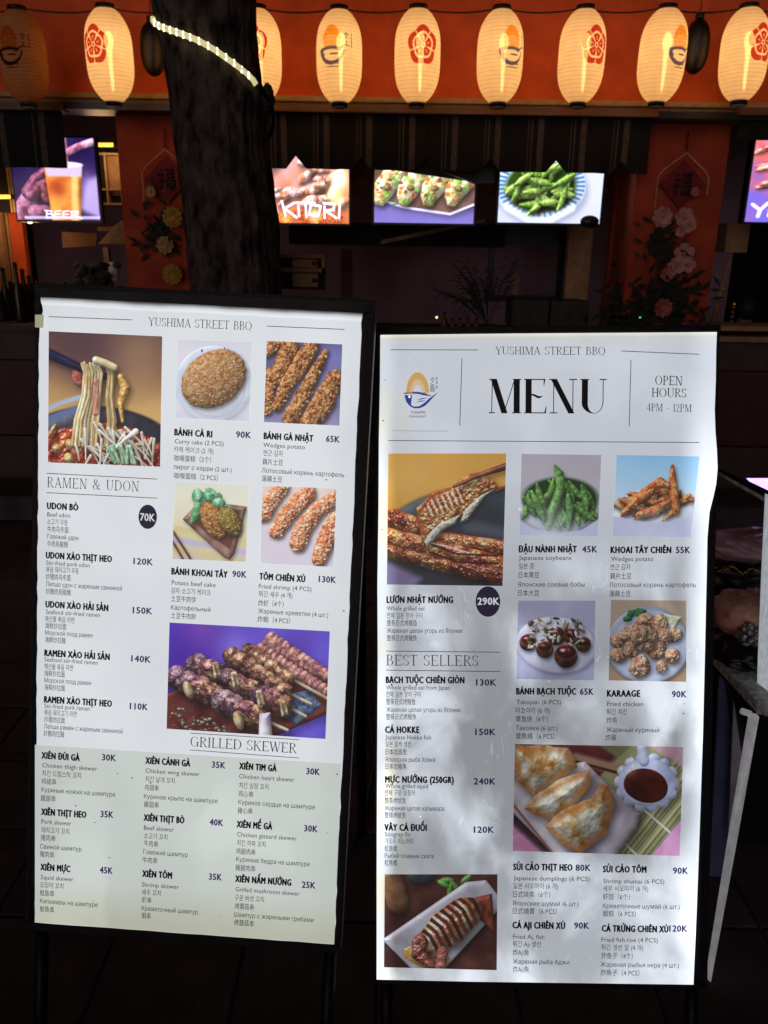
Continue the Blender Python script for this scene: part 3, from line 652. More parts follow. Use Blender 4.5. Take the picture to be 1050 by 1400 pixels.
# ---------------------------------------------------------------- backlight of a light box plus painted film reflections, in metres on its sheet
def backlit(name, sheet_ref, which, width, height, im=None, tint=(1, 1, 1), st=1.0):
    m, n, l, b = mat_new(name)
    def math_(op, a, b_=None, clamp=False):
        q = n.new('ShaderNodeMath'); q.operation = op; q.use_clamp = clamp
        for i, v in enumerate((a, b_)):
            if v is None: continue
            if hasattr(v, 'links') or isinstance(v, bpy.types.NodeSocket): l.new(v, q.inputs[i])
            else: q.inputs[i].default_value = v
        return q.outputs[0]
    def maprange(v, a, b_, c, d, smooth=True):
        q = n.new('ShaderNodeMapRange'); q.interpolation_type = 'SMOOTHSTEP' if smooth else 'LINEAR'
        l.new(v, q.inputs[0])
        for i, x in enumerate((a, b_, c, d)): q.inputs[i + 1].default_value = x
        return q.outputs[0]
    def noise(scale, det=4, stretch=(1, 1, 1), off=0, rough=.5, dist=0):
        mp = n.new('ShaderNodeMapping'); mp.inputs['Scale'].default_value = stretch; mp.inputs['Location'].default_value = (off, off * .7, 0)
        l.new(tc.outputs['Object'], mp.inputs[0])
        q = n.new('ShaderNodeTexNoise'); q.inputs['Scale'].default_value = scale; q.inputs['Detail'].default_value = det; q.inputs['Roughness'].default_value = rough
        q.inputs['Distortion'].default_value = dist
        l.new(mp.outputs[0], q.inputs['Vector']); return q.outputs['Fac']
    tc = n.new('ShaderNodeTexCoord'); tc.object = sheet_ref
    sp = n.new('ShaderNodeSeparateXYZ'); l.new(tc.outputs['Object'], sp.inputs[0])
    X, Y = sp.outputs[0], sp.outputs[1]
    H = height
    if which == 'even':
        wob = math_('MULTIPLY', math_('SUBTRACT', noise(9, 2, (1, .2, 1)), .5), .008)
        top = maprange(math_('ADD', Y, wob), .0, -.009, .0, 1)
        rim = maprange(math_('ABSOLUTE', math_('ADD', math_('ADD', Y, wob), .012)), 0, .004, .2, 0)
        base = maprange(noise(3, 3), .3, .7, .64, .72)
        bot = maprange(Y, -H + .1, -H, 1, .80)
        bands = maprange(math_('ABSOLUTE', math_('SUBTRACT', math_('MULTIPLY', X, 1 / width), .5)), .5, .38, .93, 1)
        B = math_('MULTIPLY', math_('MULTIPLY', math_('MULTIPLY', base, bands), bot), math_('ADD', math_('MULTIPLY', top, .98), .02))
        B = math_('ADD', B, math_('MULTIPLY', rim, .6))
        # petal-like reflections painted into the emission low on the sheet
        pet = math_('MULTIPLY', maprange(noise(7, 1, (1, .45, 1), 3.3, .4, .6), .55, .66, 0, .07), maprange(Y, -H + .34, -H + .2, 0, 1))
        B = math_('ADD', B, pet)
        colA, colB = (.93, .985, 1.03), (.97, 1.0, .88)
        warm = maprange(Y, -H + .1, -H, 0, 1)
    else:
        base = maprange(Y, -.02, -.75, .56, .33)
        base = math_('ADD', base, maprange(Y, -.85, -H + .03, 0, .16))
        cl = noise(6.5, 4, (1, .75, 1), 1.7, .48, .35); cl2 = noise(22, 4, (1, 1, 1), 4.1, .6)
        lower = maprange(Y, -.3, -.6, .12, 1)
        cloud = math_('MULTIPLY', maprange(cl, .42, .76, -.08, .50), lower)  # reflections off the crumpled film, painted into the emission as clouds
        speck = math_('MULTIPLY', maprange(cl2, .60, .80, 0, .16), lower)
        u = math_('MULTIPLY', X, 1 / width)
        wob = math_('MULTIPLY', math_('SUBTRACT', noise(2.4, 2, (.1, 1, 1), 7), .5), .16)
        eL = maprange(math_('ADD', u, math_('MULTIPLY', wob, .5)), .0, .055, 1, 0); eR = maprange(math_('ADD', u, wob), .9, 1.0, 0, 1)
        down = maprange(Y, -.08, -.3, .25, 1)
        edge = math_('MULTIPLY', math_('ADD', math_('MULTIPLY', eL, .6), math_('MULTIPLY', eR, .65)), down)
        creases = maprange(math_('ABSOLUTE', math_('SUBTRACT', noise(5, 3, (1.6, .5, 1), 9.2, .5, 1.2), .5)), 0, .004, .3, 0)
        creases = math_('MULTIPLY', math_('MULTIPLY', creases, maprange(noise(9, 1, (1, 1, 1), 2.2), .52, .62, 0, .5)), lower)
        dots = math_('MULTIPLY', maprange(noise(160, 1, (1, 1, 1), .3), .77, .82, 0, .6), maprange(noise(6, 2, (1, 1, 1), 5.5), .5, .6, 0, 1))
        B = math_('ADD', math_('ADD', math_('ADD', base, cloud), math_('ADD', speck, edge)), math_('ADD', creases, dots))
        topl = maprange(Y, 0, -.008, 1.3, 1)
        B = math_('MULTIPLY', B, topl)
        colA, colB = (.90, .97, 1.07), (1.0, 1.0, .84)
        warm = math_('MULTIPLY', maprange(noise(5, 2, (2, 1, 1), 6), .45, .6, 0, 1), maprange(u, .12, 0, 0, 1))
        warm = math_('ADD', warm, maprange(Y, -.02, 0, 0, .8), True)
    mx = n.new('ShaderNodeMix'); mx.data_type = 'RGBA'; l.new(warm, mx.inputs[0])
    mx.inputs[6].default_value = (*colA, 1); mx.inputs[7].default_value = (*colB, 1)
    c = mx.outputs[2]
    m2 = n.new('ShaderNodeMix'); m2.data_type = 'RGBA'; m2.blend_type = 'MULTIPLY'; m2.inputs[0].default_value = 1; l.new(c, m2.inputs[6])
    if im:
        t = n.new('ShaderNodeTexImage'); t.image = im; t.extension = 'EXTEND'; l.new(t.outputs[0], m2.inputs[7])
        l.new(t.outputs[0], b.inputs['Base Color'])
    else:
        m2.inputs[7].default_value = (*tint, 1); b.inputs['Base Color'].default_value = (*[x * .35 for x in tint], 1)
    l.new(m2.outputs[2], b.inputs['Emission Color'])
    l.new(math_('MULTIPLY', B, st), b.inputs['Emission Strength'])
    b.inputs['Roughness'].default_value = .35
    # crumpled film relief
    bp = n.new('ShaderNodeBump'); bp.inputs['Strength'].default_value = .25; bp.inputs['Distance'].default_value = .004
    l.new(noise(14, 4), bp.inputs['Height']); l.new(bp.outputs[0], b.inputs['Normal'])
    return m

# ---------------------------------------------------------------- lettering
INK = mat('ink', (.012, .012, .016), .5, .1, 30, 0)
WHITEINK = None
_fc = bpy.data.curves.new('glyphs', 'FONT'); _fo = bpy.data.objects.new('glyphs', _fc); C.objects.link(_fo)
_fc.fill_mode = 'NONE'; _fc.resolution_u = 2
from mathutils.geometry import delaunay_2d_cdt
def _outline(body):
    _fc.body = body; bpy.context.view_layer.update()
    dg = bpy.context.evaluated_depsgraph_get(); dg.update()
    ev = _fo.evaluated_get(dg); me = ev.to_mesh()
    n = len(me.vertices); a = np.zeros(n * 3); me.vertices.foreach_get('co', a); a = a.reshape(-1, 3)[:, :2].copy()
    e = [tuple(x.vertices) for x in me.edges]; ev.to_mesh_clear()
    return a, e
_GL = {}
_HH = _outline('HH')[0][:, 0].max()
def glyph(c):
    """filled outline of one character of Blender's built-in font (non-zero winding) and its advance"""
    if c in _GL: return _GL[c]
    adv = _outline('H' + c + 'H')[0][:, 0].max() - _HH
    a, e = _outline(c) if c.strip() else (np.zeros((0, 2)), [])
    V, F = [], []
    if len(a):
        nxt = {}
        loops = []; start = 0
        conn = {i: False for i in range(len(a))}
        for x, y in e:
            if abs(x - y) == 1: conn[min(x, y)] = True
        for i in range(len(a)):
            if not conn[i]: loops.append(list(range(start, i + 1))); start = i + 1
        loops = [l for l in loops if len(l) > 2]
        ed = [(l[i], l[(i + 1) % len(l)]) for l in loops for i in range(len(l))]
        vo, eo, fo, *_ = delaunay_2d_cdt([Vector(p) for p in a], ed, [], 0, 1e-6)
        vo = np.array([tuple(v) for v in vo])
        P = a[[i for i, _ in ed]]; Q = a[[j for _, j in ed]]
        for t in fo:
            c_ = vo[list(t)].mean(0)
            up = (P[:, 1] <= c_[1]) & (Q[:, 1] > c_[1]); dn = (P[:, 1] > c_[1]) & (Q[:, 1] <= c_[1])
            side = (Q[:, 0] - P[:, 0]) * (c_[1] - P[:, 1]) - (c_[0] - P[:, 0]) * (Q[:, 1] - P[:, 1])
            if int((up & (side > 0)).sum()) - int((dn & (side < 0)).sum()) != 0: F.append(tuple(t))
        V = vo
    _GL[c] = (np.array(V).reshape(-1, 2), F, adv)
    return _GL[c]
def font_mesh(body, off=0.0, sp=0.0):
    x = 0; VV = []; FF = []; n = 0
    for c in body:
        v, f, adv = glyph(c)
        if len(v): VV.append(v + np.array([x, 0])); FF += [tuple(i + n for i in q) for q in f]; n += len(v)
        x += adv + sp
    a = np.concatenate(VV) if VV else np.zeros((0, 2))
    return np.hstack([a, np.zeros((len(a), 1))]), FF
CAPH = glyph('H')[0][:, 1].max()

class Sheet:
    """a rectangular board given by where its printed sheet's corners are seen; local x right, y up, z towards the viewer"""
    def __init__(s, TL, TR, BR, BL, depth):
        r = [ray(*p) for p in (TL, TR, BR, BL)]
        A = np.stack([np.array(r[1]), -np.array(r[2]), np.array(r[3])], 1); d = np.linalg.solve(A, np.array(r[0]))
        P = [r[0] * depth, r[1] * d[0] * depth, r[2] * d[1] * depth, r[3] * d[2] * depth]
        X = (P[1] - P[0] + P[2] - P[3]).normalized(); Yv = (P[0] - P[3] + P[1] - P[2])
        N = X.cross(Yv).normalized(); Yv = N.cross(X).normalized()
        s.M = Matrix(((X.x, Yv.x, N.x, P[0].x), (X.y, Yv.y, N.y, P[0].y), (X.z, Yv.z, N.z, P[0].z + CAM_Z), (0, 0, 0, 1)))
        s.N = N; s.O = P[0] + CAM; s.Mi = s.M.inverted()
    def uv(s, px, py):
        r = ray(px, py); t = (s.O - CAM).dot(s.N) / r.dot(s.N)
        q = s.Mi @ (CAM + r * t); return q.x, q.y
    def text(s, lines, name, parent, ink, off=.0, z=.0012, bold=0):
        """lines: (text, x0, base, x1, cap px). The line is fitted between x0 and x1."""
        V = []; F = []
        for body, x0, base, x1, cap in lines:
            a, f = font_mesh(body, 0, bold * 1.3)
            if not len(a): continue
            u0, v0 = s.uv(x0, base); u1, _ = s.uv(x1, base); k = s.uv(x0, base - cap)[1] - v0
            mn, mx_ = a[:, 0].min(), a[:, 0].max()
            sx = (u1 - u0) / max(mx_ - mn, 1e-6); sy = k / CAPH
            for c_, (ddx, ddy) in enumerate(((0, 0),) if not bold else ((0, 0), (bold, 0), (-bold, 0), (0, bold * .6), (0, -bold * .6), (bold * .5, bold * .4), (-bold * .5, -bold * .4))):
                n0 = len(V)
                V += [(u0 + (x - mn) * sx + ddx * sy, v0 + (y + ddy) * sy, z + c_ * .00002) for x, y, _z in a]
                F += [tuple(i + n0 for i in q) for q in f]
        me = bpy.data.meshes.new(name); me.from_pydata(V, [], F); me.update()
        return link_mesh(name, me, ink, parent)
    def rule(s, pts, w, name, parent, ink, z=.0011):
        (x0, y0), (x1, y1) = pts; a = Vector(s.uv(x0, y0)); b = Vector(s.uv(x1, y1)); t = (b - a).normalized(); n = Vector((-t.y, t.x)) * w / 2
        m = MB(); m.v = [(*(a - n), z), (*(b - n), z), (*(b + n), z), (*(a + n), z)]; m.f = [(0, 1, 2, 3)]
        return m.build(name, ink, parent, local=True)
    def photo(s, quad, name, parent, mt, z=.0009):
        q = [s.uv(*p) for p in quad]; m = MB(); m.v = [(*p, z) for p in q]; m.f = [(3, 2, 1, 0)]
        return m.build(name, mt, parent, local=True, uvs=[(0, 1), (1, 1), (1, 0), (0, 0)])
    def disc(s, cx, cy, rx, ry, name, parent, mt, z=.0014):
        u, v = s.uv(cx, cy); a = s.uv(cx + rx, cy)[0] - u; b = s.uv(cx, cy - ry)[1] - v
        m = MB(); m.v = [(u + a * math.cos(t * math.tau / 40), v + b * math.sin(t * math.tau / 40), z) for t in range(40)]; m.f = [tuple(range(40))]
        return m.build(name, mt, parent, local=True)

# high-contrast serif capitals, cap height 1; strokes: S stem, L line, H serif, A arc
def serif_glyph(ch, T, t):
    s_ = .11
    G = {
     'M': (1.0, [('L', .08, 0, .1, 1, t, t), ('L', .14, 1, .47, 0, T, T), ('L', .45, 0, .78, 1, t, t), ('S', .84, 0, 1, T), ('H', -.01, .18, 0), ('H', .7, .97, 0), ('H', 0, .2, 1), ('H', .72, .97, 1)]),
     'E': (.72, [('S', .14, 0, 1, T), ('H', 0, .62, 1), ('H', 0, .64, 0), ('C', .16, .5, .5), ('L', .62, 1, .6, .8, .03 + t, t * .5), ('L', .64, 0, .68, .22, .03 + t, t * .5)]),
     'N': (.86, [('S', .12, 0, 1, t), ('L', .12, 1, .66, 0, T, T), ('S', .7, 0, 1, t), ('H', 0, .24, 0), ('H', -.02, .18, 1), ('H', .58, .82, 1)]),
     'U': (.84, [('S', .14, .28, 1, T), ('A', .41, .3, .27, .3, 180, 360, t, T), ('S', .69, .3, 1, t), ('H', 0, .27, 1), ('H', .58, .8, 1)]),
     'Y': (.76, [('L', .06, 1, .37, .45, T, T), ('L', .66, 1, .38, .45, t, t), ('S', .37, 0, .5, T), ('H', -.04, .2, 1), ('H', .56, .76, 1), ('H', .25, .5, 0)]),
     'S': (.58, [('A', .27, .745, .22, .245, 20, 270, t, T), ('A', .27, .255, .23, .245, 200, 450, t, T), ('L', .49, .95, .48, .78, t, t), ('L', .05, .05, .04, .24, t, t)]),
     'H': (.84, [('S', .14, 0, 1, T), ('S', .68, 0, 1, T), ('L', .14, .5, .68, .5, t, t), ('H', .02, .26, 0), ('H', .02, .26, 1), ('H', .56, .8, 0), ('H', .56, .8, 1)]),
     'I': (.34, [('S', .15, 0, 1, T), ('H', .02, .28, 0), ('H', .02, .28, 1)]),
     'A': (.82, [('L', .08, 0, .38, 1, t, t), ('L', .38, 1, .7, 0, T, T), ('L', .2, .34, .6, .34, t, t), ('H', -.02, .2, 0), ('H', .6, .82, 0)]),
     'T': (.7, [('S', .33, 0, 1, T), ('H', .0, .66, 1), ('L', .01, 1, .0, .82, .03, t), ('L', .65, 1, .66, .82, .03, t), ('H', .22, .45, 0)]),
     'R': (.76, [('S', .14, 0, 1, T), ('H', .02, .3, 0), ('H', .02, .3, 1), ('A', .3, .76, .26, .24, -90, 90, T, t), ('L', .14, .52, .3, .52, t, t), ('L', .32, .52, .66, 0, T * .8, T), ('H', .58, .76, 0)]),
     'B': (.7, [('S', .14, 0, 1, T), ('H', .02, .32, 0), ('H', .02, .32, 1), ('A', .3, .76, .22, .24, -90, 90, T, t), ('A', .32, .26, .28, .26, -90, 90, T, t), ('L', .14, .52, .3, .52, t, t)]),
     'Q': (.94, [('A', .42, .5, .36, .5, 0, 360, T, t), ('L', .44, .1, .78, -.2, T * .7, t)]),
     'O': (.88, [('A', .42, .5, .36, .5, 0, 360, T, t)]),
     'D': (.86, [('S', .14, 0, 1, T), ('H', .02, .35, 0), ('H', .02, .35, 1), ('A', .33, .5, .42, .5, -90, 90, T, t)]),
     'L': (.64, [('S', .14, 0, 1, T), ('H', .02, .26, 1), ('H', .02, .56, 0), ('L', .56, 0, .58, .2, .03, t)]),
     'K': (.8, [('S', .14, 0, 1, T), ('H', .02, .26, 0), ('H', .02, .26, 1), ('L', .16, .42, .62, 1, t, t), ('L', .3, .58, .66, 0, T, T), ('H', .52, .74, 1), ('H', .56, .8, 0)]),
     'W': (1.1, [('L', .06, 1, .32, 0, T, T), ('L', .32, 0, .56, 1, t, t), ('L', .5, 1, .76, 0, T, T), ('L', .76, 0, 1.0, 1, t, t), ('H', -.04, .2, 1), ('H', .4, .62, 1), ('H', .9, 1.08, 1)]),
     'G': (.86, [('A', .42, .5, .37, .5, 50, 320, T, t), ('S', .7, .02, .42, T), ('H', .56, .82, .43), ('L', .66, .9, .67, .74, t, t)]),
     'P': (.68, [('S', .14, 0, 1, T), ('H', .02, .3, 0), ('H', .02, .3, 1), ('A', .3, .73, .26, .27, -90, 90, T, t), ('L', .14, .46, .3, .46, t, t)]),
     '4': (.62, [('S', .42, 0, 1, T), ('L', .42, 1, .02, .3, t, t), ('L', .02, .3, .56, .3, t, t), ('H', .3, .54, 0)]),
     '1': (.34, [('S', .15, 0, 1, T), ('L', .15, 1, .02, .86, t, t), ('H', .02, .28, 0)]),
     '2': (.58, [('A', .26, .75, .2, .25, -20, 170, T, t), ('L', .45, .68, .06, .03, T, t), ('H', .04, .5, 0), ('L', .5, 0, .52, .16, t, t)]),
     '-': (.5, [('L', .1, .42, .38, .42, t, t)]),
     '&': (.9, [('A', .32, .78, .16, .22, 0, 360, T * .8, t), ('A', .3, .25, .25, .25, 60, 330, T, t), ('L', .2, .68, .72, 0, T, T), ('L', .55, .14, .72, .5, t, t), ('H', .62, .84, .5), ('H', .64, .84, 0)]),
     ' ': (.42, []),
    }
    return G[ch]
def serif_mesh(text, T=.1, t=.03, sp=.06):
    V = []; F = []; x = 0
    def quad(a, b, wa, wb):
        a = Vector(a); b = Vector(b); d = (b - a).normalized(); n = Vector((-d.y, d.x)); k = len(V)
        # horizontal cut ends for slanted strokes
        if abs(d.y) > .3:
            V.extend([(a.x - wa / 2, a.y), (a.x + wa / 2, a.y), (b.x + wb / 2, b.y), (b.x - wb / 2, b.y)])
        else:
            V.extend([tuple(a - n * wa / 2), tuple(b - n * wb / 2), tuple(b + n * wb / 2), tuple(a + n * wa / 2)])
        F.append((k, k + 1, k + 2, k + 3))
    for ch in text:
        adv, st = serif_glyph(ch, T, t)
        for q in st:
            if q[0] == 'S': quad((x + q[1], q[2]), (x + q[1], q[3]), q[4], q[4])
            elif q[0] == 'L': quad((x + q[1], q[2]), (x + q[3], q[4]), q[5], q[6])
            elif q[0] == 'H':
                y = q[3]; k = len(V); h = t * 1.15; y0, y1 = (y, y + h) if y < .5 else (y - h, y)
                V.extend([(x + q[1], y0), (x + q[2], y0), (x + q[2], y1), (x + q[1], y1)]); F.append((k, k + 1, k + 2, k + 3))
            elif q[0] == 'C':      # curled middle bar
                k = len(V); n = 14
                for i in range(n + 1):
                    u = i / n; xx = x + q[1] + (q[2] - q[1] + .06) * u; yy = q[3] + .035 * math.sin(u * math.tau * .95 + .2); w = .014 + (T * .45 - .014) * math.sin(min(1, u * 1.05) * math.pi) ** .8 * (u ** .6)
                    V.extend([(xx, yy - w / 2), (xx, yy + w / 2 + .01)])
                for i in range(n): F.append((k + 2 * i, k + 2 * i + 2, k + 2 * i + 3, k + 2 * i + 1))
            else:
                _, cx, cy, rx, ry, a0, a1, w1, w2 = q; n = max(8, int(abs(a1 - a0) / 12)); k = len(V)
                if w1 < w2 and ch in 'U': f = lambda a: t + (T - t) * max(0, -math.cos(a)) 
                elif ch == 'S' or ch == '2': f = lambda a: t + (T - t) * abs(math.sin(a * 1.0 - .9)) ** 1.5
                else: f = lambda a: t + (T - t) * abs(math.cos(a)) ** 1.3
                for i in range(n + 1):
                    a = R(a0 + (a1 - a0) * i / n); w = f(a) / 2
                    V.extend([(x + cx + (rx - w) * math.cos(a), cy + (ry - w * .9) * math.sin(a)), (x + cx + (rx + w) * math.cos(a), cy + (ry + w * .1) * math.sin(a))])
                for i in range(n): F.append((k + 2 * i, k + 2 * i + 1, k + 2 * i + 3, k + 2 * i + 2))
        x += adv + sp
    return np.array(V), F
def serif_text(sh, text, x0, y0, x1, y1, cap, name, parent, T=.1, t=.035, sp=.06):
    a, f = serif_mesh(text, T, t, sp); p0 = Vector(sh.uv(x0, y0)); p1 = Vector(sh.uv(x1, y1)); top = sh.uv(x0, y0 - cap)[1] - p0.y
    mn, mx_ = a[:, 0].min(), a[:, 0].max(); k = (p1 - p0) / (mx_ - mn)
    rs = random.Random(len(text)); z = .0011
    V = []
    for i, q in enumerate(f):
        pass
    V = [(p0.x + (x - mn) * k.x, p0.y + (x - mn) * k.y + y * top, 0) for x, y in a]
    V = [list(v) for v in V]
    for i, q in enumerate(f):
        for j in q: V[j][2] = z + (i % 9) * .00002
    me = bpy.data.meshes.new(name); me.from_pydata(V, [], f); me.update()
    return link_mesh(name, me, INK, parent)
# ---------------------------------------------------------------- the two menu light boxes
FRAME = mat('black_frame', (.007, .007, .009), .5, .3, 30, .1, spec=.25)
def sign(TL, TR, BR, BL, depth, outline, label, which, fr, zoff=.0):
    sh = Sheet(TL, TR, BR, BL, depth)
    root = thing('menu_light_box', label, 'menu sign', M=sh.M, group='illuminated menu boards standing on the pavement')
    us = [sh.uv(*p) for p in (TL, TR, BR, BL)]
    w = (us[1][0] + us[2][0]) / 2; h = -(us[2][1] + us[3][1]) / 2
    l, t, r_, b = fr
    # four frame rails round the sheet, and the housing behind it
    for x0, x1, y0, y1 in ((-l, w + r_, 0.002, t), (-l, w + r_, -h - b, -h - .002), (-l, -.001, -h - .002, .002), (w - .004, w + r_, -h - .002, .002)):
        MB().box(x0, x1, y0, y1, -.05, .004 if y0 > -.01 else -.002).build('frame_rail', FRAME, root, local=True, bevel=.0015)
    MB().box(-l + .003, w + r_ - .003, -h - b + .003, t - .003, -.075, -.051).build('housing', FRAME, root, local=True, bevel=.003)
    # legs: reach the pavement
    for x in (-l + .02, w + r_ - .02):
        top = sh.M @ Vector((x, -h * .2, -.08)); foot = Vector((top.x, top.y + .42, .0)); MB().tube([top, foot], .012, 8).build('rear_leg', FRAME, root)
        a = sh.M @ Vector((x, -h - b, -.03)); d = (sh.M.to_3x3() @ Vector((0, -1, 0))); f2 = a + d * (a.z / -d.z); MB().tube([a, f2], .012, 8).build('front_leg', FRAME, root)
    pts = [sh.uv(*p) for p in outline]
    m = MB(); m.prism([(*p, -.0015) for p in pts], (0, 0, .002))
    sheet = m.build('printed_sheet', None, root, local=True)
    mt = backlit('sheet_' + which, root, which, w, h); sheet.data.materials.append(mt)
    return sh, root, sheet, w, h
def edge_wave(a, b, n, amp, seed):
    rs = random.Random(seed); out = []
    for i in range(n):
        t = i / n; out.append((a[0] + (b[0] - a[0]) * t + rs.uniform(-amp, amp), a[1] + (b[1] - a[1]) * t + rs.uniform(-amp, amp) * .3))
    return out
outL = edge_wave((56, 406), (495, 428), 12, .5, 1) + edge_wave((495, 428), (457, 1291), 60, .9, 2) + edge_wave((457, 1291), (48, 1261), 16, 1.0, 3) + edge_wave((48, 1261), (54, 430), 60, .7, 4) + [(59, 425), (58, 418), (56, 412)]
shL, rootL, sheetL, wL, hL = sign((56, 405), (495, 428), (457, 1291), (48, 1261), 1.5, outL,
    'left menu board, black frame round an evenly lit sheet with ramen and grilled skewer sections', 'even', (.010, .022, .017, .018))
rightedge = [(980, 454), (979, 480), (978.5, 520), (977, 560), (978, 590), (980, 615), (981, 640), (979, 662), (975, 680), (970, 700), (967, 735), (966, 790), (965, 830), (963.5, 900), (961, 1000), (957, 1120), (953, 1230), (948, 1346)]
outR = [(520, 458), (700, 456), (850, 455)] + rightedge + [(800, 1344), (650, 1342), (515, 1339), (515, 1200), (515.5, 1050), (516.5, 900), (516, 800), (517.5, 700), (518, 600), (519.5, 520)]
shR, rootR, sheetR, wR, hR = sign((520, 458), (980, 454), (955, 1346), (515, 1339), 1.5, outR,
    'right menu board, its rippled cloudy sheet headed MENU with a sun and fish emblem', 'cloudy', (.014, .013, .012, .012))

PH = {}
def photo(sh, root, sheet, which, w, h, quad, fn, name, st=1.0):
    a = fn(); im = image_of(name, a * (.93 if which == 'even' else .88) + (.035 if which == 'even' else .07)); mt = backlit('print_' + name, root, which, w, h, im=im, st=st)
    o = sh.photo(quad, name, sheet, mt); return o
def PL(q, fn, name): return photo(shL, rootL, sheetL, 'even', wL, hL, q, fn, name, 1.3)
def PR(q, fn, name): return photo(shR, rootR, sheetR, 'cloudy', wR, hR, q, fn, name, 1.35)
PL([(67, 453), (222, 460), (219, 638), (66, 632)], pic_noodles, 'noodle_bowl_photo')
PL([(243, 464), (345, 468), (341, 576), (240, 571)], pic_cake, 'curry_cake_photo')
PL([(365, 466), (468, 471), (464, 582), (361, 577)], pic_wings, 'fried_chicken_photo')
PL([(239, 658), (341, 663), (336, 768), (236, 764)], pic_croquette, 'potato_croquette_photo')
PL([(359, 664), (460, 668), (456, 775), (356, 770)], pic_shrimp, 'fried_shrimp_photo')
PL([(232, 851), (451, 863), (445, 1010), (228, 996)], pic_skewers, 'grilled_skewers_photo')
PR([(531, 620), (692, 620), (687, 801), (529, 799)], pic_eel, 'grilled_eel_photo')
PR([(713, 620.5), (822, 622), (817, 733), (710, 732)], pic_beans, 'green_soybeans_photo')
PR([(843, 622), (956, 624), (944, 735), (837, 733)], pic_wedges, 'potato_wedges_photo')
PR([(708, 821), (814, 821), (812, 930), (706, 928)], pic_takoyaki, 'octopus_balls_photo')
PR([(835, 820), (938, 821), (938, 932), (832, 930)], pic_karaage, 'fried_chicken_plate_photo')
PR([(704, 1017), (934, 1021), (929, 1170), (701, 1163)], pic_gyoza, 'dumplings_photo')
PR([(526, 1195), (680, 1195), (679, 1326), (525, 1322)], pic_squid, 'grilled_squid_photo')

# pasted lower panel of the left sheet, yellow tape on its edge
q = [shL.uv(*p) for p in ((48, 1018), (467, 1044), (457, 1290), (48, 1260))]
m = MB(); m.prism([(*p, .0006) for p in q], (0, 0, .00015)); m.build('pasted_panel', backlit('panel_lit', rootL, 'even', wL, hL, tint=(.81, .83, .76)), sheetL, local=True)
TAPE = backlit('tape_lit', rootL, 'even', wL, hL, tint=(.66, .63, .40), st=.75)
q = [shL.uv(*p) for p in ((50, 431), (62, 431), (61, 449), (50, 448))]
MB().prism([(*p, .0052) for p in q], (0, 0, .0004)).build('tape_strip', TAPE, rootL, local=True)
q = [shL.uv(*p) for p in ((52, 395), (502, 414), (497, 430), (495, 427.5), (300, 417), (57, 405))]
MB().prism([(*p, .0042) for p in q], (0, 0, .0012)).build('frame_lip', mat('glow_greyed_lip', (.05, .055, .055), .8, .4, 12, .1), rootL, local=True)  # lip greyed: glow from the lit sheet put into its colour
# dirt flecks
FLECK = mat('dirt_fleck', (.05, .045, .04), .8, .3, 20, 0)
for sh, sheet, pts in ((shL, sheetL, [(161, 1057), (181, 1063), (104, 1101), (130, 1124), (150, 1172), (151, 1200), (146, 1232), (128, 1231), (448, 1138), (446, 656), (149, 973), (300, 1251), (347, 1245), (461, 1058), (41 + 20, 1054), (470, 835), (206, 1070)]), (shR, sheetR, [(935, 962), (934, 975), (524, 575), (527, 520), (522, 724), (702, 1000), (700, 880)])):
    rs = random.Random(5); m = MB()
    for (x, y) in pts:
        u, v = sh.uv(x, y); a = rs.uniform(0, 3); L = rs.uniform(.0006, .0016)
        k = len(m.v); m.v += [(u + L * math.cos(a + t * math.tau / 6) * (1 if t % 3 else 1.7), v + L * .7 * math.sin(a + t * math.tau / 6), .0016) for t in range(6)]; m.f.append(tuple(range(k, k + 6)))
    m.build('dirt_flecks', FLECK, sheet, local=True)['kind'] = 'stuff'

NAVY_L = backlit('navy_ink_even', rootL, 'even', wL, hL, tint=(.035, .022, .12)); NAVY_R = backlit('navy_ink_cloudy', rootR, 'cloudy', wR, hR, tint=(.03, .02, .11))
def ent(sh, sheet, name, x0, b, x1, price, p0, pb, p1, lines, cap=8.6, step=None):
    sh.text([(name, x0, b, x1, cap)], 'dish_name', sheet, INK, off=0, bold=.052)
    navy = NAVY_L if sh is shL else NAVY_R
    if price: sh.text([(price, p0, pb, p1, 8.4)], 'price', sheet, navy, off=0, bold=.036)
    out = []
    for t, xa, ya, xb in lines:
        cjk = any(ord(c) > 0x2e80 for c in t)
        out.append((t, xa, ya + (-.6 if cjk else 0), xb, 6.0 if not cjk else 6.3))
    sh.text(out, 'dish_description', sheet, INK, off=0)
L_, R_ = [], []
def el(*a): ent(shL, sheetL, *a)
def er(*a): ent(shR, sheetR, *a)
el('BÁNH CÀ RI', 239, 595, 290, '90K', 323, 598, 343, [('Curry cake (2 PCS)', 239, 606, 306), ('카레 케이크 (2 개)', 238, 618, 292), ('咖喱蛋糕（2个）', 238, 630, 289), ('пирог с карри (2 шт.)', 238, 641, 317), ('咖喱蛋糕（2 PCS）', 238, 654, 298)])
el('BÁNH GÀ NHẬT', 361, 600, 428, '65K', 446, 604, 464, [('Wedges potato', 360, 611, 417), ('연근 감자', 360, 623, 387), ('藕片土豆', 359, 635, 387), ('Лотосовый корень картофель', 358, 646, 471), ('蓮藕土豆', 358, 658, 386)])
el('BÁNH KHOAI TÂY', 235, 785, 311, '90K', 318, 788.5, 337, [('Potato beef cake', 235, 799, 295), ('감자 소고기 케이크', 234, 811, 288), ('土豆牛肉饼', 234, 822, 268), ('Картофельный', 234, 833, 288), ('土豆牛肉餅', 234, 845, 268)])
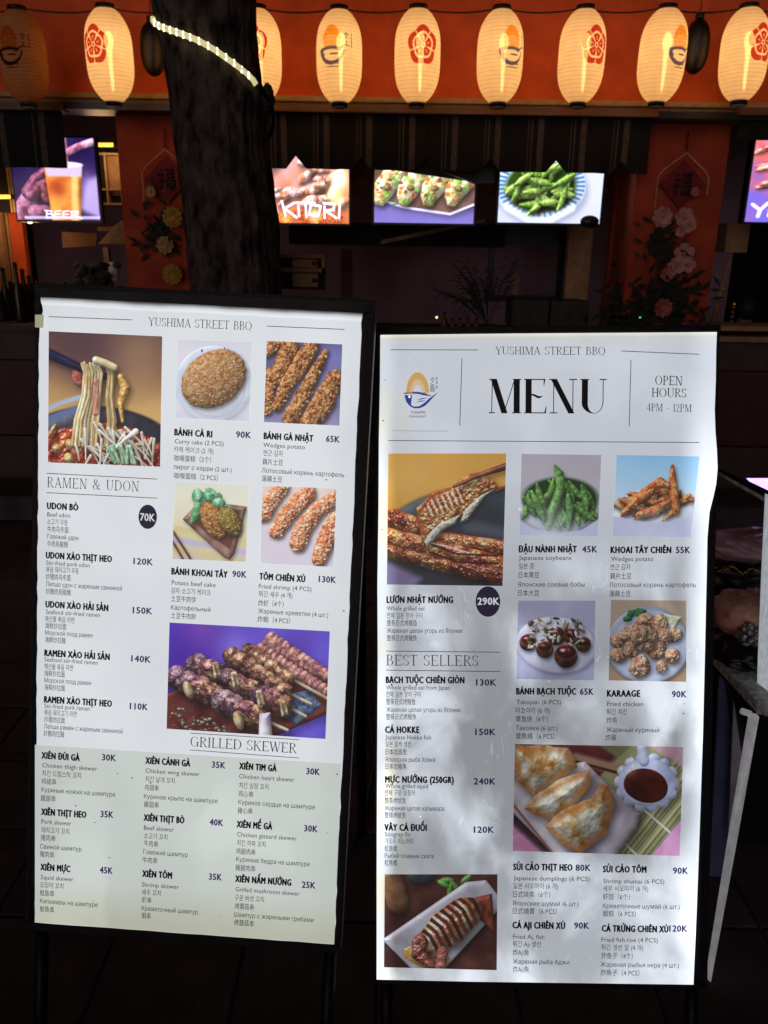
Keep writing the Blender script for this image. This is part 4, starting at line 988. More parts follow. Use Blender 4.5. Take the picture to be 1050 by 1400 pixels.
el('TÔM CHIÊN XÙ', 355, 792, 417, '130K', 436, 795.5, 459, [('Fried shrimp (4 PCS)', 354, 804, 426), ('튀긴 새우 (4 개)', 354, 815.5, 400), ('炸虾（4个）', 353, 828, 388), ('Жареные креветки (4 шт.)', 353, 838, 449), ('炸蝦（4 PCS）', 352, 850, 397)])
el('UDON BÒ', 65, 695.5, 107, None, 0, 0, 0, [('Beef udon', 65, 706, 96), ('소고기 우동', 65, 717, 93), ('牛肉乌冬面', 65, 727, 94), ('Говяжий удон', 65, 736, 107.5), ('牛肉烏龍麵', 65, 747, 93)])
el('UDON XÀO THỊT HEO', 63.5, 763, 153, '120K', 183, 771, 209, [('Stir-fried pork udon', 63.5, 772, 123), ('볶음 돼지고기 우동', 63.5, 782, 108), ('炒猪肉乌冬面', 63, 792, 97), ('Лапша удон с жареным свининой', 63, 801, 167), ('炒豬肉烏龍麵', 63, 812, 97)])
el('UDON XÀO HẢI SẢN', 63, 830, 148, '150K', 182, 838, 208, [('Seafood stir-fried ramen', 63, 839, 137), ('해산물 볶음 라면', 62, 849.5, 102), ('海鲜炒拉面', 62, 859, 91), ('Морской плод рамен', 62, 867.5, 127), ('海鮮炒拉麵', 62, 878, 90)])
el('RAMEN XÀO HẢI SẢN', 61.5, 896.5, 150, '140K', 180, 904, 206, [('Seafood stir-fried ramen', 61, 904, 134), ('해산물 볶음 라면', 61, 914.5, 100), ('海鲜炒拉面', 61, 924, 89), ('Морской плод рамен', 61, 932.5, 125), ('海鮮炒拉麵', 61, 943, 89)])
el('RAMEN XÀO THỊT HEO', 61, 960, 153, '110K', 178, 969, 202, [('Stir-fried pork ramen', 61, 967.5, 123), ('볶음 돼지고기 라면', 61, 977.5, 105), ('炒猪肉拉面', 61, 987, 89), ('Лапша рамен с жареным свининой', 60.5, 995.5, 168), ('炒豬肉拉麵', 60, 1006, 88)])
el('XIÊN ĐÙI GÀ', 57.5, 1036.5, 109, '30K', 140, 1039, 158.5, [('Chicken thigh skewer', 58, 1048.5, 133), ('치킨 드럼스틱 꼬치', 58, 1060.5, 111), ('鸡腿串', 57, 1071.5, 77), ('Куриные ножки на шампуре', 57, 1082, 158), ('雞腿串', 56, 1094.5, 76)])
el('XIÊN THỊT HEO', 57, 1113.5, 118, '35K', 138, 1116.5, 155, [('Pork skewer', 57, 1125.5, 98), ('돼지고기 꼬치', 57, 1138, 95), ('猪肉串', 56, 1148.5, 76), ('Свиной шампур', 55, 1159.5, 112), ('豬肉串', 55, 1171, 74)])
el('XIÊN MỰC', 56, 1189, 96, '45K', 137, 1193, 154, [('Squid skewer', 56, 1201.5, 101), ('오징어 꼬치', 55, 1213, 87), ('鱿鱼串', 55, 1224, 74), ('Кальмары на шампуре', 55, 1234, 134), ('魷魚串', 55, 1246, 74)])
el('XIÊN CÁNH GÀ', 199.5, 1043.5, 260, '35K', 290, 1049, 308, [('Chicken wing skewer', 199, 1056, 273), ('치킨 날개 꼬치', 199, 1068.5, 239), ('鸡翅串', 198, 1080, 217), ('Куриное крыло на шампуре', 197, 1091, 298), ('雞翅串', 197, 1103, 217)])
el('XIÊN THỊT BÒ', 197, 1121.5, 252, '40K', 287, 1127.5, 305, [('Beef skewer', 197, 1134, 238), ('소고기 꼬치', 197, 1146, 229), ('牛肉串', 197, 1156.5, 216), ('Говяжий шампур', 196, 1167, 257), ('牛肉串', 195, 1179, 215)])
el('XIÊN TÔM', 195, 1198, 235, '35K', 286, 1202, 303, [('Shrimp skewer', 194, 1211.5, 245), ('새우 꼬치', 194, 1223, 220), ('虾串', 194, 1233.5, 207), ('Креветочный шампур', 194, 1244, 271), ('蝦串', 194, 1255, 206)])
el('XIÊN TIM GÀ', 327.5, 1051, 378, '30K', 419, 1058, 437, [('Chicken heart skewer', 327, 1063.5, 403), ('치킨 심장 꼬치', 327, 1077, 367), ('鸡心串', 326, 1088.5, 346), ('Куриное сердце на шампуре', 326, 1099, 431), ('雞心串', 325, 1111.5, 345)])
el('XIÊN MỀ GÀ', 324, 1130.5, 372, '30K', 416, 1136, 434, [('Chicken gizzard skewer', 324, 1143, 406), ('치킨 허파 꼬치', 324, 1155.5, 363), ('鸡腿肉串', 323, 1167, 349), ('Куриные бедра на шампуре', 323, 1177, 424), ('雞腿肉串', 322, 1189.5, 349)])
el('XIÊN NẤM NƯỚNG', 322, 1205, 398, '25K', 413, 1213, 431, [('Grilled mushroom skewer', 322, 1218, 410), ('구운 버섯 꼬치', 321, 1230.5, 361), ('烤蘑菇串', 321, 1242, 347), ('Шампур с жареными грибами', 320, 1252.5, 429), ('烤蘑菇串', 320, 1264.5, 347)])
el_r = [((67, 433), (181, 437.5)), ((365, 446), (471, 450.5)), ((64, 647), (215, 655)), ((64, 673.5), (215, 681)), ((260, 1002), (409, 1011)), ((260, 1025), (409, 1036))]
for r_ in el_r: shL.rule(r_, .0011, 'rule_line', sheetL, INK)
serif_text(shL, 'YUSHIMA STREET BBQ', 203, 445.5, 344, 451.5, 11.5, 'heading', sheetL, .1, .05)
serif_text(shL, 'RAMEN & UDON', 65, 666, 190, 672, 14, 'heading', sheetL, .1, .05, .12)
serif_text(shL, 'GRILLED SKEWER', 260.5, 1020, 405.5, 1029.5, 13.6, 'heading', sheetL, .11, .05, .05)
BADGE = backlit('navy_badge', rootL, 'even', wL, hL, tint=(.010, .009, .034))
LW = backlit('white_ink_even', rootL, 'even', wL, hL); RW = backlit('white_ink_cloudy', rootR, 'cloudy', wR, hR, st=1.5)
bd = shL.disc(202.3, 706.5, 12.6, 16.6, 'price_badge', sheetL, BADGE); shL.text([('70K', 192, 711.5, 212, 10)], 'price', sheetL, LW, off=0, bold=.016, z=.002)

er('LƯƠN NHẬT NƯỚNG', 529, 824, 619, None, 0, 0, 0, [('Whole grilled eel', 529, 834.5, 580), ('전체 일본 장어 구이', 529, 845.5, 577.5), ('整条日式烤鳗鱼', 529, 855.5, 570), ('Жареная целая угорь из Японии', 529, 865, 632), ('整條日式烤鰻魚', 529, 876, 570)])
er('ĐẬU NÀNH NHẬT', 709, 755, 788, '45K', 796, 755, 816, [('Japanese soybeans', 709, 765.5, 781), ('일본 콩', 709, 778, 730), ('日本黄豆', 709, 790, 737), ('Японские соевые бобы', 708, 802, 799), ('日本大豆', 708, 814.5, 737)])
er('KHOAI TÂY CHIÊN', 835, 756, 917, '55K', 924, 756, 943, [('Wedges potato', 835, 767, 893), ('연근 감자', 834, 779, 862), ('藕片土豆', 834, 791.5, 863), ('Лотосовый корень картофель', 833, 802.5, 951), ('蓮藕土豆', 833, 815.5, 862)])
er('BẠCH TUỘC CHIÊN GIÒN', 528, 933.5, 634.5, '130K', 651, 937, 678, [('Whole grilled eel from Japan', 528, 942.5, 615), ('전체 일본 장어 구이', 528, 953, 575), ('整条日式烤鳗鱼', 528, 963, 568), ('Жареная целая угорь из Японии', 528, 973, 629.5), ('整條日式烤鰻魚', 528, 983.5, 569)])
er('CÁ HOKKE', 527, 1001.5, 573, '150K', 650, 1004.5, 677, [('Japanese Hokke fish', 527, 1010.5, 589.5), ('일본 호케 생선', 527, 1021, 562), ('日本北极鱼', 527, 1031.5, 556), ('Японская рыба Хокке', 527, 1041, 595), ('日本北極魚', 527, 1051.5, 556)])
er('MỰC NƯỚNG (250GR)', 527, 1069.5, 620, '240K', 648, 1072, 677, [('Whole grilled squid', 527, 1077, 585), ('전체 구운 오징어', 526, 1087.5, 567), ('整条烤鱿鱼', 526, 1098, 555), ('Жареная целая кальмара', 526, 1107.5, 607), ('整條烤魷魚', 526, 1118, 555)])
er('VÂY CÁ ĐUỐI', 526, 1135, 583, '120K', 648, 1138, 675, [('Stingray fin', 526, 1143, 561), ('가오리 지느러미', 526, 1153.5, 565), ('魟鱼鳍', 526, 1163.5, 543), ('Рыбий плавник ската', 526, 1172.5, 593), ('魟魚鰭', 526, 1183, 543)])
er('BÁNH BẠCH TUỘC', 706, 949, 787, '65K', 793, 949.5, 811, [('Takoyaki (6 PCS)', 706, 962.5, 767), ('타코야끼 (6 개)', 705, 975, 752), ('章鱼烧（6个）', 705, 986.5, 749), ('Такояки (6 шт.)', 705, 998, 762), ('章魚燒（6 PCS）', 705, 1010, 758)])
er('KARAAGE', 830, 952, 874.5, '90K', 918.5, 953, 938, [('Fried chicken', 830, 965, 879), ('튀긴 치킨', 829, 977, 857), ('炸鸡', 829, 988.5, 843), ('Жареный куриный', 829, 1000.5, 901), ('炸雞', 828, 1012, 842)])
er('SỦI CẢO THỊT HEO', 702, 1189, 782, '80K', 787, 1190, 807, [('Japanese dumplings (6 PCS)', 702, 1203, 806), ('일본 샤오마이 (6 개)', 701.5, 1214.5, 763), ('日式烧卖（6个）', 701.5, 1226, 752), ('Японские шумай (6 шт.)', 701, 1237.5, 791), ('日式燒賣（6 PCS）', 701, 1249, 761)])
er('SỦI CẢO TÔM', 824.5, 1192, 883, '90K', 920, 1194, 940, [('Shrimp shumai (6 PCS)', 824.5, 1207, 908), ('새우 샤오마이 (6 개)', 824, 1218, 886), ('虾饺（6个）', 824, 1229.5, 861), ('Креветочные шумай (6 шт.)', 824, 1241, 929), ('蝦餃（6 PCS）', 824, 1252.5, 869)])
er('CÁ AJI CHIÊN XÙ', 701, 1268.5, 772, '90K', 785, 1269, 805, [('Fried Aj, fish', 701, 1283, 744), ('튀긴 Aji 생선', 701, 1294, 739), ('炸Aji鱼', 701, 1305.5, 723), ('Жареная рыба Аджи', 701, 1317, 778), ('炸Aji魚', 701, 1328.5, 723)])
er('CÁ TRỨNG CHIÊN XÙ', 823, 1273, 913, '120K', 915, 1273, 939, [('Fried fish roe (4 PCS)', 822, 1287, 899), ('튀긴 생선 알 (4 개)', 822, 1298.5, 879), ('炸鱼子（4个）', 822, 1310, 865), ('Жареная рыбья икра (4 шт.)', 821, 1321, 928), ('炸魚子（4 PCS）', 821, 1333, 874)])
for r_ in [((534, 478.3), (654, 478.6)), ((849, 480), (956, 484.5)), ((631.5, 490), (628.5, 582)), ((862.5, 492), (860, 583)), ((528, 890), (684, 891.5)), ((528, 916), (684, 918)), ((531, 602.3), (956, 605))]:
    shR.rule(r_, .0012, 'rule_line', sheetR, INK)
shR.rule(((536, 589), (613, 589.5)), .0005, 'rule_line', sheetR, INK)
serif_text(shR, 'YUSHIMA STREET BBQ', 677, 484.8, 827, 485.2, 10.8, 'heading', sheetR, .1, .05)
serif_text(shR, 'MENU', 668, 565, 829, 565.5, 47, 'heading', sheetR, .185, .026, .06)
serif_text(shR, 'BEST SELLERS', 528.5, 909.5, 653.5, 910.5, 14.6, 'heading', sheetR, .1, .045, .09)
serif_text(shR, 'OPEN', 895.5, 526, 932.5, 527, 12.5, 'opening_hours', sheetR, .12, .06)
serif_text(shR, 'HOURS', 891, 542.5, 938, 543.5, 12, 'opening_hours', sheetR, .12, .06)
serif_text(shR, '4PM - 12PM', 884, 562, 945, 563.5, 10.5, 'opening_hours', sheetR, .11, .05)
shR.disc(667, 822.3, 16.8, 20.8, 'price_badge', sheetR, BADGE); shR.text([('290K', 653, 826.5, 682, 9.5)], 'price', sheetR, RW, off=0, bold=.034, z=.002)

# emblem: sun with rays over a curled blue fish
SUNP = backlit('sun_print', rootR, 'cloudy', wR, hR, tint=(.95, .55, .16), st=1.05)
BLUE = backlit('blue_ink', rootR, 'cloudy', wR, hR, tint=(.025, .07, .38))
def lp(x, y, z=.0012): return (*shR.uv(x, y), z)
m = MB(); cx, cy = 571, 537.5; n = 26
for i in range(n):           # outer dome minus rays: wedges
    a0 = math.pi * (i + .16) / n; a1 = math.pi * (i + .84) / n
    def P(a, k): return lp(cx + 15.8 * math.cos(a) * k, cy - 29 * math.sin(a) ** .8 * k if k == 1 else cy - 29 * math.sin(a) * k)
    k = len(m.v); m.v += [P(a0, .30 + .12 * (i % 2)), P(a0, .66), P(a1, .66), P(a1, .30 + .12 * (i % 2))]; m.f.append((k, k + 1, k + 2, k + 3))
for i in range(30):
    a0 = math.pi * i / 30; a1 = math.pi * (i + 1) / 30; k = len(m.v)
    m.v += [lp(cx + 15.8 * math.cos(a) * q, cy - 28.5 * math.sin(a) * q) for a in (a0, a1) for q in (.66, 1)]; m.f.append((k, k + 1, k + 3, k + 2))
m.build('sun_emblem', SUNP, sheetR, local=True)
m = MB()
def strip(up, lo):
    k = len(m.v)
    for a, b in zip(up, lo): m.v += [lp(*a), lp(*b)]
    for i in range(len(up) - 1): m.f.append((k + 2 * i, k + 2 * i + 1, k + 2 * i + 3, k + 2 * i + 2))
strip([(551.5, 538), (556, 536.2), (563, 535.6), (572, 535.8), (580, 537), (585, 539.5), (590, 541)], [(551.8, 538.8), (557, 538.4), (564, 538.2), (571, 538.6), (577, 540), (584, 541.2), (589, 541.6)])
strip([(552, 539.5), (555, 547), (560, 552.5), (566, 556), (573, 555.5), (580, 551), (586, 545.5), (592, 541), (598.5, 536.8)], [(553, 543), (555.5, 549.5), (560.5, 555.5), (566, 558.4), (574, 558.2), (581, 555), (587, 549), (592, 543.5), (598.5, 537)])
strip([(553, 540.5), (556, 540.2), (559.5, 540.3), (563.5, 540.4)], [(556, 549), (559, 553), (562, 554), (562, 552)])
strip([(571, 546), (577, 544.5), (583, 543.8)], [(571, 546.6), (577, 546), (583, 544.4)])
strip([(570, 549), (576, 547.8), (581, 547.5)], [(570, 549.5), (576, 549.2), (581, 548)])
m.build('fish_emblem', BLUE, sheetR, local=True)
shR.disc(559.7, 542.4, 1.7, 2.0, 'fish_eye', sheetR, RW, z=.0016)
shR.text([('YUSHIMA', 561.5, 566, 581.5, 4.2), ('FISHMARKET', 559.5, 571, 583, 2.9), ('夕', 588.5, 524, 594, 7), ('島', 588, 535, 594.5, 8), ('居', 595.5, 519, 598.3, 3.2), ('酒', 595.5, 525, 598.3, 3.2), ('屋', 595.5, 531, 598.3, 3.2)], 'emblem_lettering', sheetR, INK, off=0)
bpy.data.objects.remove(_fo)
# ---------------------------------------------------------------- materials of the place
WALL = mat('orange_red_render', (.74, .115, .025), .85, .18, 7, .25, bscale=60)
PILLAR = mat('pillar_render', (.38, .065, .03), .9, .25, 6, .3, bscale=60, spec=.2)
LEDGE = mat('cream_ledge', (.42, .27, .12), .7, .2, 20, .1)
BEAM = mat('brown_beam', (.16, .075, .03), .6, .3, 14, .2, stretch=(.2, 1, 4))
DARKWOOD = mat('dark_red_panel', (.075, .02, .016), .6, .35, 9, .2)
COUNTER = mat('counter_board', (.06, .04, .028), .6, .3, 10, .2)
CREAM = mat('cream_board', (.38, .22, .10), .75, .3, 16, .15)
BLACK = mat('black_plastic', (.01, .01, .011), .4, .3, 30, .05)
VAL = mat('black_canvas', (.003, .003, .004), .9, .3, 60, .2)
VSTR = mat('pale_stripe', (.07, .055, .045), .9, .3, 60, .2)
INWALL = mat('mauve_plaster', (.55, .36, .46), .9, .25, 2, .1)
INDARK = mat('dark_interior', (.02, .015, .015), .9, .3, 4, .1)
GROUND = mat('dark_paving', (.075, .06, .062), .75, .5, 5, .3, bscale=90)
BARK = mat('bark', (.075, .060, .052), .95, .9, 13, .9, stretch=(2.0, 2.0, 1.0), bscale=60, spec=.1)
LEAF = mat('dark_leaf', (.012, .02, .012), .8, .4, 20, .1)

# ---------------------------------------------------------------- ground with paving tiles
g = MB().box(-12, 12, -6, 16, -.06, -.012).build('ground', GROUND); tag(g, kind='structure')
tile_me = None
rs = random.Random(2)
for i in range(-5, 6):
    for j in range(3, 16):
        x, y = i * .3, j * .3
        if tile_me is None:
            o = MB().box(.003, .297, .003, .297, -.02, 0).build('paving_tile', GROUND, bevel=.003); tile_me = o.data; o.parent = g
        else: o = link_mesh('paving_tile', tile_me, None, g)
        o.location = (x, y, rs.uniform(-.0015, .0008)); o.rotation_euler = (rs.uniform(-.003, .003), rs.uniform(-.003, .003), 0)

# ---------------------------------------------------------------- the restaurant front
FY = 4.8
shop = thing('restaurant_front', 'orange-red restaurant front with pillars, cream ledge and open counter behind the boards', 'building', (0, FY, 0))
def slab(name, mt, px0, px1, py0, py1, Y, dep, parent=shop, ref=None, bevel=0):
    """axis-aligned box whose front face spans the given picture rows and columns on the plane Y"""
    cxp = (px0 + px1) / 2; cyp = (py0 + py1) / 2 if ref is None else ref
    x0 = W(px0, cyp, Y).x; x1 = W(px1, cyp, Y).x; z1 = W(min(max(cxp, 0), 1050), py0, Y).z; z0 = W(min(max(cxp, 0), 1050), py1, Y).z
    return MB().box(x0, x1, Y, Y + dep, z0, z1).build(name, mt, parent, bevel=bevel)
XL, XR = W(-260, 200, FY).x, W(1310, 200, FY).x
zl = W(525, 134, FY).z; zt = zl + 1.3
MB().box(XL, XR, FY, FY + .25, zl, zt).build('upper_wall', WALL, shop)
zb = W(525, 147, FY - .16).z; zb0 = W(525, 137, FY - .16).z
MB().box(XL, XR, FY - .05, FY + .1, zl - .055, zl - .003).build('ledge', LEDGE, shop, bevel=.004)
MB().box(XL, XR, FY - .09, FY - .053, zl - .035, zl - .012).build('ledge', LEDGE, shop, bevel=.004)
MB().box(XL, XR, FY - .12, FY + .1, zl - .095, zl - .06).build('awning_track', BLACK, shop)
# pillars
pA = slab('pillar', PILLAR, 167, 350, 150, 700, FY + .05, .35, ref=280); pB = slab('pillar', PILLAR, 866, 986, 150, 700, FY + .05, .35, ref=280)
slab('pillar_side', PILLAR, 838, 850, 205, 445, FY + .45, .1, ref=300)
slab('pillar', PILLAR, -130, -60, 150, 700, FY + .05, .35, ref=280)
# awning rollers and valances
def valance(pxa, pxb, stripes, notches, pyt, pyb, Y, zref, lab):
    root = thing('awning', lab, 'awning', tuple(W((pxa + pxb) / 2, pyt, Y)), group='black striped awnings under the ledge')
    zt_ = W(zref, pyt, Y).z; zb_ = W(zref, pyb, Y).z; x0, x1 = W(pxa, pyb - 40, Y).x, W(pxb, pyb - 40, Y).x
    MB().box(x0 - .02, x1 + .02, Y - .05, Y + .06, zt_, zt_ + .038).build('awning_bar', BEAM, root, bevel=.004)
    # folds of cloth with inverted-V gaps cut in the lower edge
    nx = 140; xs = [x0 + (x1 - x0) * i / nx for i in range(nx + 1)]
    half = W(560, pyb, Y).x - W(546, pyb, Y).x; hh = W(525, pyb - 17, Y).z - W(525, pyb, Y).z
    for nxp in notches:
        c = W(nxp, pyb, Y).x; xs += [c - half, c, c + half]
    xs = sorted(xs); m = MB(); rn = random.Random(3); ph = [rn.uniform(0, 6) for _ in range(4)]
    for x in xs:
        d = min([abs(x - W(nxp, pyb, Y).x) for nxp in notches] + [9]); lift = max(0, 1 - d / half) * hh
        wob = .010 * math.sin(x * 21 + ph[0]) + .006 * math.sin(x * 47 + ph[1])
        for f in (0, .25, .5, .75, 1):
            m.v.append((x, Y + wob * f, zt_ + (zb_ + lift - zt_) * f))
    for i in range(len(xs) - 1):
        for k in range(4): m.f.append((i * 5 + k, i * 5 + k + 1, i * 5 + 6 + k, i * 5 + 5 + k))
    m.build('valance_cloth', VAL, root)
    for sx, sw in stripes:
        a = W(sx - sw / 2, 195, Y).x; b = W(sx + sw / 2, 195, Y).x; m = MB(); c = (a + b) / 2
        n = len(m.v)
        for x in (a, c, b):
            wob = .010 * math.sin(x * 21 + ph[0]) + .006 * math.sin(x * 47 + ph[1])
            d = min([abs(x - W(nxp, pyb, Y).x) for nxp in notches] + [9]); lift = max(0, 1 - d / half) * hh
            for f in (0, .5, 1): m.v.append((x, Y + wob * f - .003, zt_ + (zb_ + lift - zt_) * f * .995))
        m.f += [(0, 1, 4, 3), (1, 2, 5, 4), (3, 4, 7, 6), (4, 5, 8, 7)]
        m.build('stripe', VSTR, root)
S1 = [(388 + 58.4 * k, 8) for k in range(9)] + [(376 + 58.4 * k, 2) for k in range(9)] + [(371 + 58.4 * k, 1.4) for k in range(9)]
valance(350, 888, S1, [405, 493, 581, 670, 760, 849], 158, 234, FY - .1, 620, 'long black striped awning hanging between the tree and the flowered pillar')
S2 = [(60 - 55 * k, 8) for k in range(3)] + [(48 - 55 * k, 2) for k in range(3)]
valance(-120, 88, S2, [-20], 152, 229, FY - .1, 40, 'short black striped awning over the beer screen at far left')
S3 = [(1075, 8), (1120, 8)]
valance(1012, 1240, S3, [1100], 160, 192, FY - .1, 1040, 'black awning end over the cropped pink screen at far right')

# ---------------------------------------------------------------- interior of the open kitchen
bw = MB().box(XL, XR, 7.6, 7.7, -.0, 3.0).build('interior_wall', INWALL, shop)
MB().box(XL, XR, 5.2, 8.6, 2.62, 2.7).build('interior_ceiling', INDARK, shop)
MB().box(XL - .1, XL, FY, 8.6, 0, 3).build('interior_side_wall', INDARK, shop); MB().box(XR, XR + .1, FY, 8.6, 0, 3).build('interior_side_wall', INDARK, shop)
slab('lintel_board', CREAM, 478, 500, 205, 264, 5.55, .04, ref=240); slab('lintel_board', CREAM, 655, 684, 205, 262, 5.55, .04, ref=240); slab('lintel_board', CREAM, 822, 848, 205, 264, 5.55, .04, ref=240)
slab('post', CREAM, 776, 808, 250, 418, 5.6, .08, ref=350); slab('post', BEAM, 466, 481, 340, 410, 6.2, .08, ref=370)
slab('post', CREAM, -10, 5, 290, 400, 5.5, .06, ref=340); slab('post', WALL, 15, 34, 290, 388, 5.6, .06, ref=340); slab('post', LEDGE, 12, 15, 290, 388, 5.58, .02, ref=340)
slab('post', CREAM, 143, 150, 338, 402, 5.3, .05, ref=370)
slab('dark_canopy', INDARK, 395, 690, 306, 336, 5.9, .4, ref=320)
slab('window_frame', BLACK, 668, 676, 306, 412, 6.0, .05, ref=360); slab('window_frame', BLACK, 764, 774, 306, 412, 6.0, .05, ref=360); slab('window_frame', BLACK, 668, 774, 306, 336, 6.0, .05, ref=320); slab('window_frame', BLACK, 676, 764, 404, 412, 6.0, .05, ref=408)
m = MB(); a = W(520, 334, 5.5); b = W(664, 304, 5.5); a2 = W(522, 328, 5.5); b2 = W(662, 299, 5.5); m.prism([a, b, b2, a2], (0, .05, 0)); m.build('awning_arm', CREAM, shop)
# counter: top, front panel, kick board, step
zc = W(525, 449, FY + .1).z
for xa, xb in ((XL, W(168, 450, FY).x), (W(345, 450, FY).x, W(868, 450, FY).x), (W(960, 450, FY).x, XR)):
    MB().box(xa, xb, FY - .08, FY + .5, zc - .03, zc).build('counter_top', CREAM if xa > .9 else COUNTER, shop, bevel=.004)
    MB().box(xa, xb, FY - .02, FY + .3, zc - .2, zc - .03).build('counter_fascia', COUNTER, shop)
z6 = W(525, 603, FY - .02).z
x = XL; k = 0
while x < XR:
    MB().box(x + .004, min(x + .62, XR) - .004, FY + .0, FY + .05, z6, zc - .21).build('counter_panel', DARKWOOD, shop, bevel=.004); x += .62
MB().box(XL, XR, FY - .03, FY + .35, 0, z6 - .004).build('kick_board', COUNTER, shop)
MB().box(XL, XR, FY - .45, FY - .035, 0, .14).build('step', GROUND, shop, bevel=.01)

# ---------------------------------------------------------------- screens
def tv(px0, px1, py0, py1, Y, im, label, st, bez=.012):
    c = W((px0 + px1) / 2, (py0 + py1) / 2, Y)
    x0, x1 = W(px0, (py0 + py1) / 2, Y).x, W(px1, (py0 + py1) / 2, Y).x; z1, z0 = W((px0 + px1) / 2, py0, Y).z, W((px0 + px1) / 2, py1, Y).z
    root = thing('hanging_screen', label, 'screen', (c.x, Y, z0), group='lit screens hanging over the counter')
    MB().box(x0 - bez, x1 + bez, Y + .006, Y + .05, z0 - bez, z1 + bez).build('casing', BLACK, root, bevel=.003)
    m = MB(); m.v = [(x0, Y, z1), (x1, Y, z1), (x1, Y, z0), (x0, Y, z0)]; m.f = [(0, 3, 2, 1)]
    m.build('display', screen_mat('display', im, st), root, uvs=[(0, 1), (1, 1), (1, 0), (0, 0)])
    ctr = (x0 + x1) / 2; MB().tube([(ctr, Y + .06, z1), (ctr, Y + .06, 2.62)], .015, 8).build('hanger_pole', BLACK, root)
TY = 5.0
tv(18, 132, 188, 301, TY, image_of('beer_screen', pic_beer()), 'screen showing a glass of beer with the word BEER', 1.5)
tv(352, 477, 204, 305, TY, image_of('grill_screen', pic_grill()), 'screen showing flaming grilled chicken beside the tree trunk', 2.1)
tv(512, 649, 222, 305, TY, image_of('dumpling_screen', pic_tvgyoza()), 'screen showing a row of dumplings on a plate', 1.6)
tv(683, 824, 205, 305, TY, image_of('bean_screen', pic_beans(True)), 'screen showing green soybeans in a blue and white bowl', 1.45)
tv(1026, 1120, 192, 304, TY, image_of('pink_screen', pic_warm()), 'pink screen cut by the right edge beside the flowered pillar', 1.5)
m = MB(); m.prism([W(590, 229, 4.9), W(676, 230, 4.9), W(676, 250, 4.9), W(650, 251, 4.9)], (0, .06, 0)); tag(m.build('black_soundbar', BLACK), 'black box above the right end of the dumpling screen', 'speaker')
slab_o = m = MB(); m.prism([W(500, 222, 4.95), W(600, 222, 4.95), W(655, 230, 4.95), W(655, 250, 4.95), W(511, 228.5, 4.95)], (0, .02, 0)); tag(m.build('sloping_cover', BLACK), 'sloping black cover over the top of the dumpling screen', 'cover')
m = MB(); m.ell(W(806, 303, 4.95), (.055, .03, .035)); tag(m.build('black_pot_lid', BLACK), 'small black rounded lid under the soybean screen', 'lid')

# ---------------------------------------------------------------- lanterns on a sagging cable
LY = 4.42
CREST = image_of('crest_print', lantern_tex('crest')); LOGO = image_of('fish_print', lantern_tex('logo'))
def paper(name, im, lit):
    m, n, l, b = mat_new(name)
    out = n['Material Output']; n.remove(b)
    t = n.new('ShaderNodeTexImage'); t.image = im
    tc = n.new('ShaderNodeTexCoord'); sp = n.new('ShaderNodeSeparateXYZ'); l.new(tc.outputs['Object'], sp.inputs[0])
    rib = n.new('ShaderNodeMath'); rib.operation = 'SINE'; mu = n.new('ShaderNodeMath'); mu.operation = 'MULTIPLY'; mu.inputs[1].default_value = math.tau / .0172
    l.new(sp.outputs[2], mu.inputs[0]); l.new(mu.outputs[0], rib.inputs[0])
    mr = n.new('ShaderNodeMapRange'); l.new(rib.outputs[0], mr.inputs[0]); mr.inputs[1].default_value = .75; mr.inputs[2].default_value = 1; mr.inputs[3].default_value = 1; mr.inputs[4].default_value = .72
    no = n.new('ShaderNodeTexNoise'); no.inputs['Scale'].default_value = 22; l.new(tc.outputs['Object'], no.inputs['Vector'])
    m3 = n.new('ShaderNodeMapRange'); l.new(no.outputs[0], m3.inputs[0]); m3.inputs[3].default_value = .85; m3.inputs[4].default_value = 1.15
    m2 = n.new('ShaderNodeMath'); m2.operation = 'MULTIPLY'; l.new(mr.outputs[0], m2.inputs[0]); l.new(m3.outputs[0], m2.inputs[1])
    unlit_tint = n.new('ShaderNodeMix'); unlit_tint.data_type = 'RGBA'; unlit_tint.blend_type = 'MULTIPLY'; unlit_tint.inputs[0].default_value = 1; unlit_tint.inputs[7].default_value = (1, 1, 1, 1) if lit else (1, .50, .20, 1); l.new(t.outputs[0], unlit_tint.inputs[6])  # unlit paper: its dimness put into the colour as a brown tint
    vm = n.new('ShaderNodeVectorMath'); vm.operation = 'SCALE'; l.new(unlit_tint.outputs[2], vm.inputs[0]); l.new(m2.outputs[0], vm.inputs[3])
    tr = n.new('ShaderNodeBsdfTranslucent'); l.new(vm.outputs[0], tr.inputs[0])
    di = n.new('ShaderNodeBsdfDiffuse'); l.new(vm.outputs[0], di.inputs[0])
    em = n.new('ShaderNodeEmission'); vt = n.new('ShaderNodeVectorMath'); vt.operation = 'MULTIPLY'; l.new(vm.outputs[0], vt.inputs[0]); vt.inputs[1].default_value = (1.0, .50, .17)
    l.new(vt.outputs[0], em.inputs[0]); em.inputs[1].default_value = .24 if lit else 0
    tp = n.new('ShaderNodeBsdfTransparent'); tp.inputs[0].default_value = (1, .85, .6, 1)
    a = n.new('ShaderNodeMixShader'); a.inputs[0].default_value = .55 if lit else .3; l.new(di.outputs[0], a.inputs[1]); l.new(tr.outputs[0], a.inputs[2])
    b_ = n.new('ShaderNodeMixShader'); b_.inputs[0].default_value = .10 if lit else .02; l.new(a.outputs[0], b_.inputs[1]); l.new(tp.outputs[0], b_.inputs[2])
    c = n.new('ShaderNodeAddShader'); l.new(b_.outputs[0], c.inputs[0]); l.new(em.outputs[0], c.inputs[1])
    l.new(c.outputs[0], out.inputs[0])
    return m
